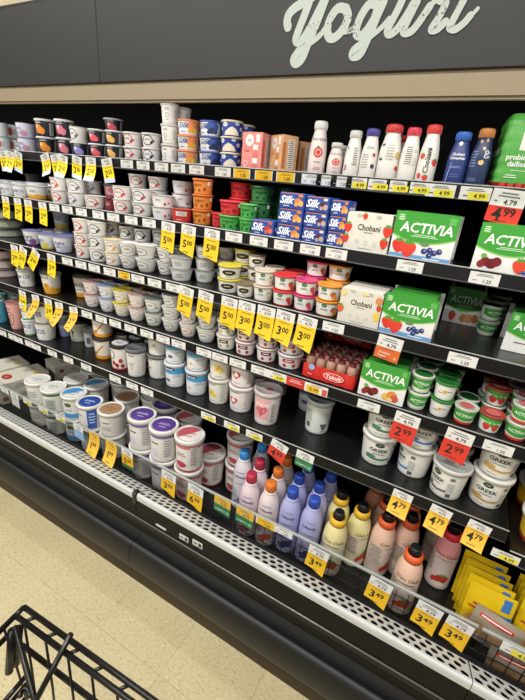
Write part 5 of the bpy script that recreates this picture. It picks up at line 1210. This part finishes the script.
o_ = MB(); o_.tube([P(-.004, .0, ZR-.03), P(-.004, Ly, ZR-.03)], .0042, CB); cpart('rim_rod', o_)
o_ = MB(); o_.tube([P(.0, 0, ZR-.075), P(Lx, 0, ZR-.075)], .0044, CB); cpart('side_rod', o_)
o_ = MB(); o_.tube([P(.0, 0, ZR-.17), P(0, Ly, ZR-.17)], .004, CB); cpart('side_rod', o_)
o_ = MB(); o_.tube([P(.0, 0, ZR-.20), P(0, Ly, ZR-.20)], .004, CB); cpart('side_rod', o_)
for k in range(13):
    u = .02+k*.048
    o_ = MB(); o_.tube([P(u, 0, ZR), P(u+.012, .01, ZR-.10), P(u+.02, .03, ZR-.38)], .0019, CB, 6); cpart('wire', o_)
    q0 = A+dirx*(u+.012); o_ = MB(); o_.tube([q0, P(u, 0, ZR)], .003, CB, 6); cpart('wire_link', o_)
for k in range(10):
    v = .02+k*.048
    o_ = MB(); o_.tube([P(0, v, ZR), P(.01, v, ZR-.10), P(.03, v, ZR-.38)], .0019, CB, 6); cpart('wire', o_)
# folding flap rods standing in the corner
T1 = at_z(71, 634, ZR+.03); T2 = at_z(40, 693, ZR-.04)
o_ = MB(); o_.tube([T1, T2, T2+(T2-T1)*.6], .0042, CB); cpart('flap_rod', o_)
T3 = at_z(15, 626, ZR-.005); T4 = at_z(33, 694, ZR-.06)
o_ = MB(); o_.tube([T3, T4, T4+(T4-T3)*.4], .0044, CB); cpart('flap_rod', o_)
pts = [at_z(25+5*math.cos(t), 697+9*math.sin(t), ZR-.06) for t in [PI+PI*q/8 for q in range(9)]]
o_ = MB(); o_.tube(pts, .004, CB); cpart('hinge_loop', o_)
o_ = MB(); o_.tube([at_z(26, 676, ZR-.10), at_z(4, 702, ZR-.10)], .004, CB); cpart('flap_rod', o_)
for (px, py, px2, py2) in ((12, 630, 9, 672), (19, 628, 16, 664)):
    a_, c_ = at_z(px, py, ZR-.01), at_z(px2, py2, ZR-.09); o_ = MB(); o_.tube([a_, c_], .0062, CB); cpart('hinge_strap', o_)
# basket floor, chassis and casters (below the frame)
zb = ZR-.38
o_ = MB()
o_.tube([P(.02, .03, zb), P(Lx, .03, zb), P(Lx, Ly, zb), P(.03, Ly, zb), P(.02, .03, zb)], .005, CB); cpart('basket_floor_frame', o_)
o_ = MB(); o_.tube([P(Lx, 0, ZR), P(Lx, Ly, ZR), P(0, Ly, ZR)], .006, CB); cpart('rim_rod', o_)
for (u, v) in ((.06, .06), (Lx-.06, .06), (Lx-.06, Ly-.06), (.06, Ly-.06)):
    o_ = MB(); o_.tube([P(u, v, zb), P(u, v, .13)], .011, CB); cpart('leg', o_)
    o_ = MB(); q = P(u, v, .065); ring_ = []
    for k in range(2):
        ring_ += [(q.x-.012+k*.024, q.y+.06*math.cos(t), .0655+.06*math.sin(t)) for t in [2*PI*j/16 for j in range(16)]]
    o_.add(ring_, [tuple(range(15, -1, -1)), tuple(range(16, 32))]+[(j, (j+1) % 16, 16+(j+1) % 16, 16+j) for j in range(16)], mat('#3a3a3a', .6)); cpart('caster_wheel', o_)
    o_ = MB(); o_.box(q.x-.018, q.x-.014, q.y-.015, q.y+.015, .06, .135, CB); o_.box(q.x+.014, q.x+.018, q.y-.015, q.y+.015, .06, .135, CB); o_.box(q.x-.018, q.x+.018, q.y-.015, q.y+.015, .128, .135, CB); cpart('caster_fork', o_)
# ================================================================== make every label single out one thing
by = {}
for o in THINGS: by.setdefault(o['label'], []).append(o)
ORD = ('first', 'second', 'third', 'fourth', 'fifth', 'sixth', 'seventh', 'eighth', 'ninth', 'tenth')
for lb, L in by.items():
    if len(L) < 2: continue
    L.sort(key=lambda o: o.location.x)
    for k, o in enumerate(L):
        wd = {2: ('left-hand', 'right-hand'), 3: ('left-hand', 'middle', 'right-hand')}.get(len(L), ORD)[k]
        o['label'] = wd+' '+lb+('' if len(L) < 4 else ' from left')
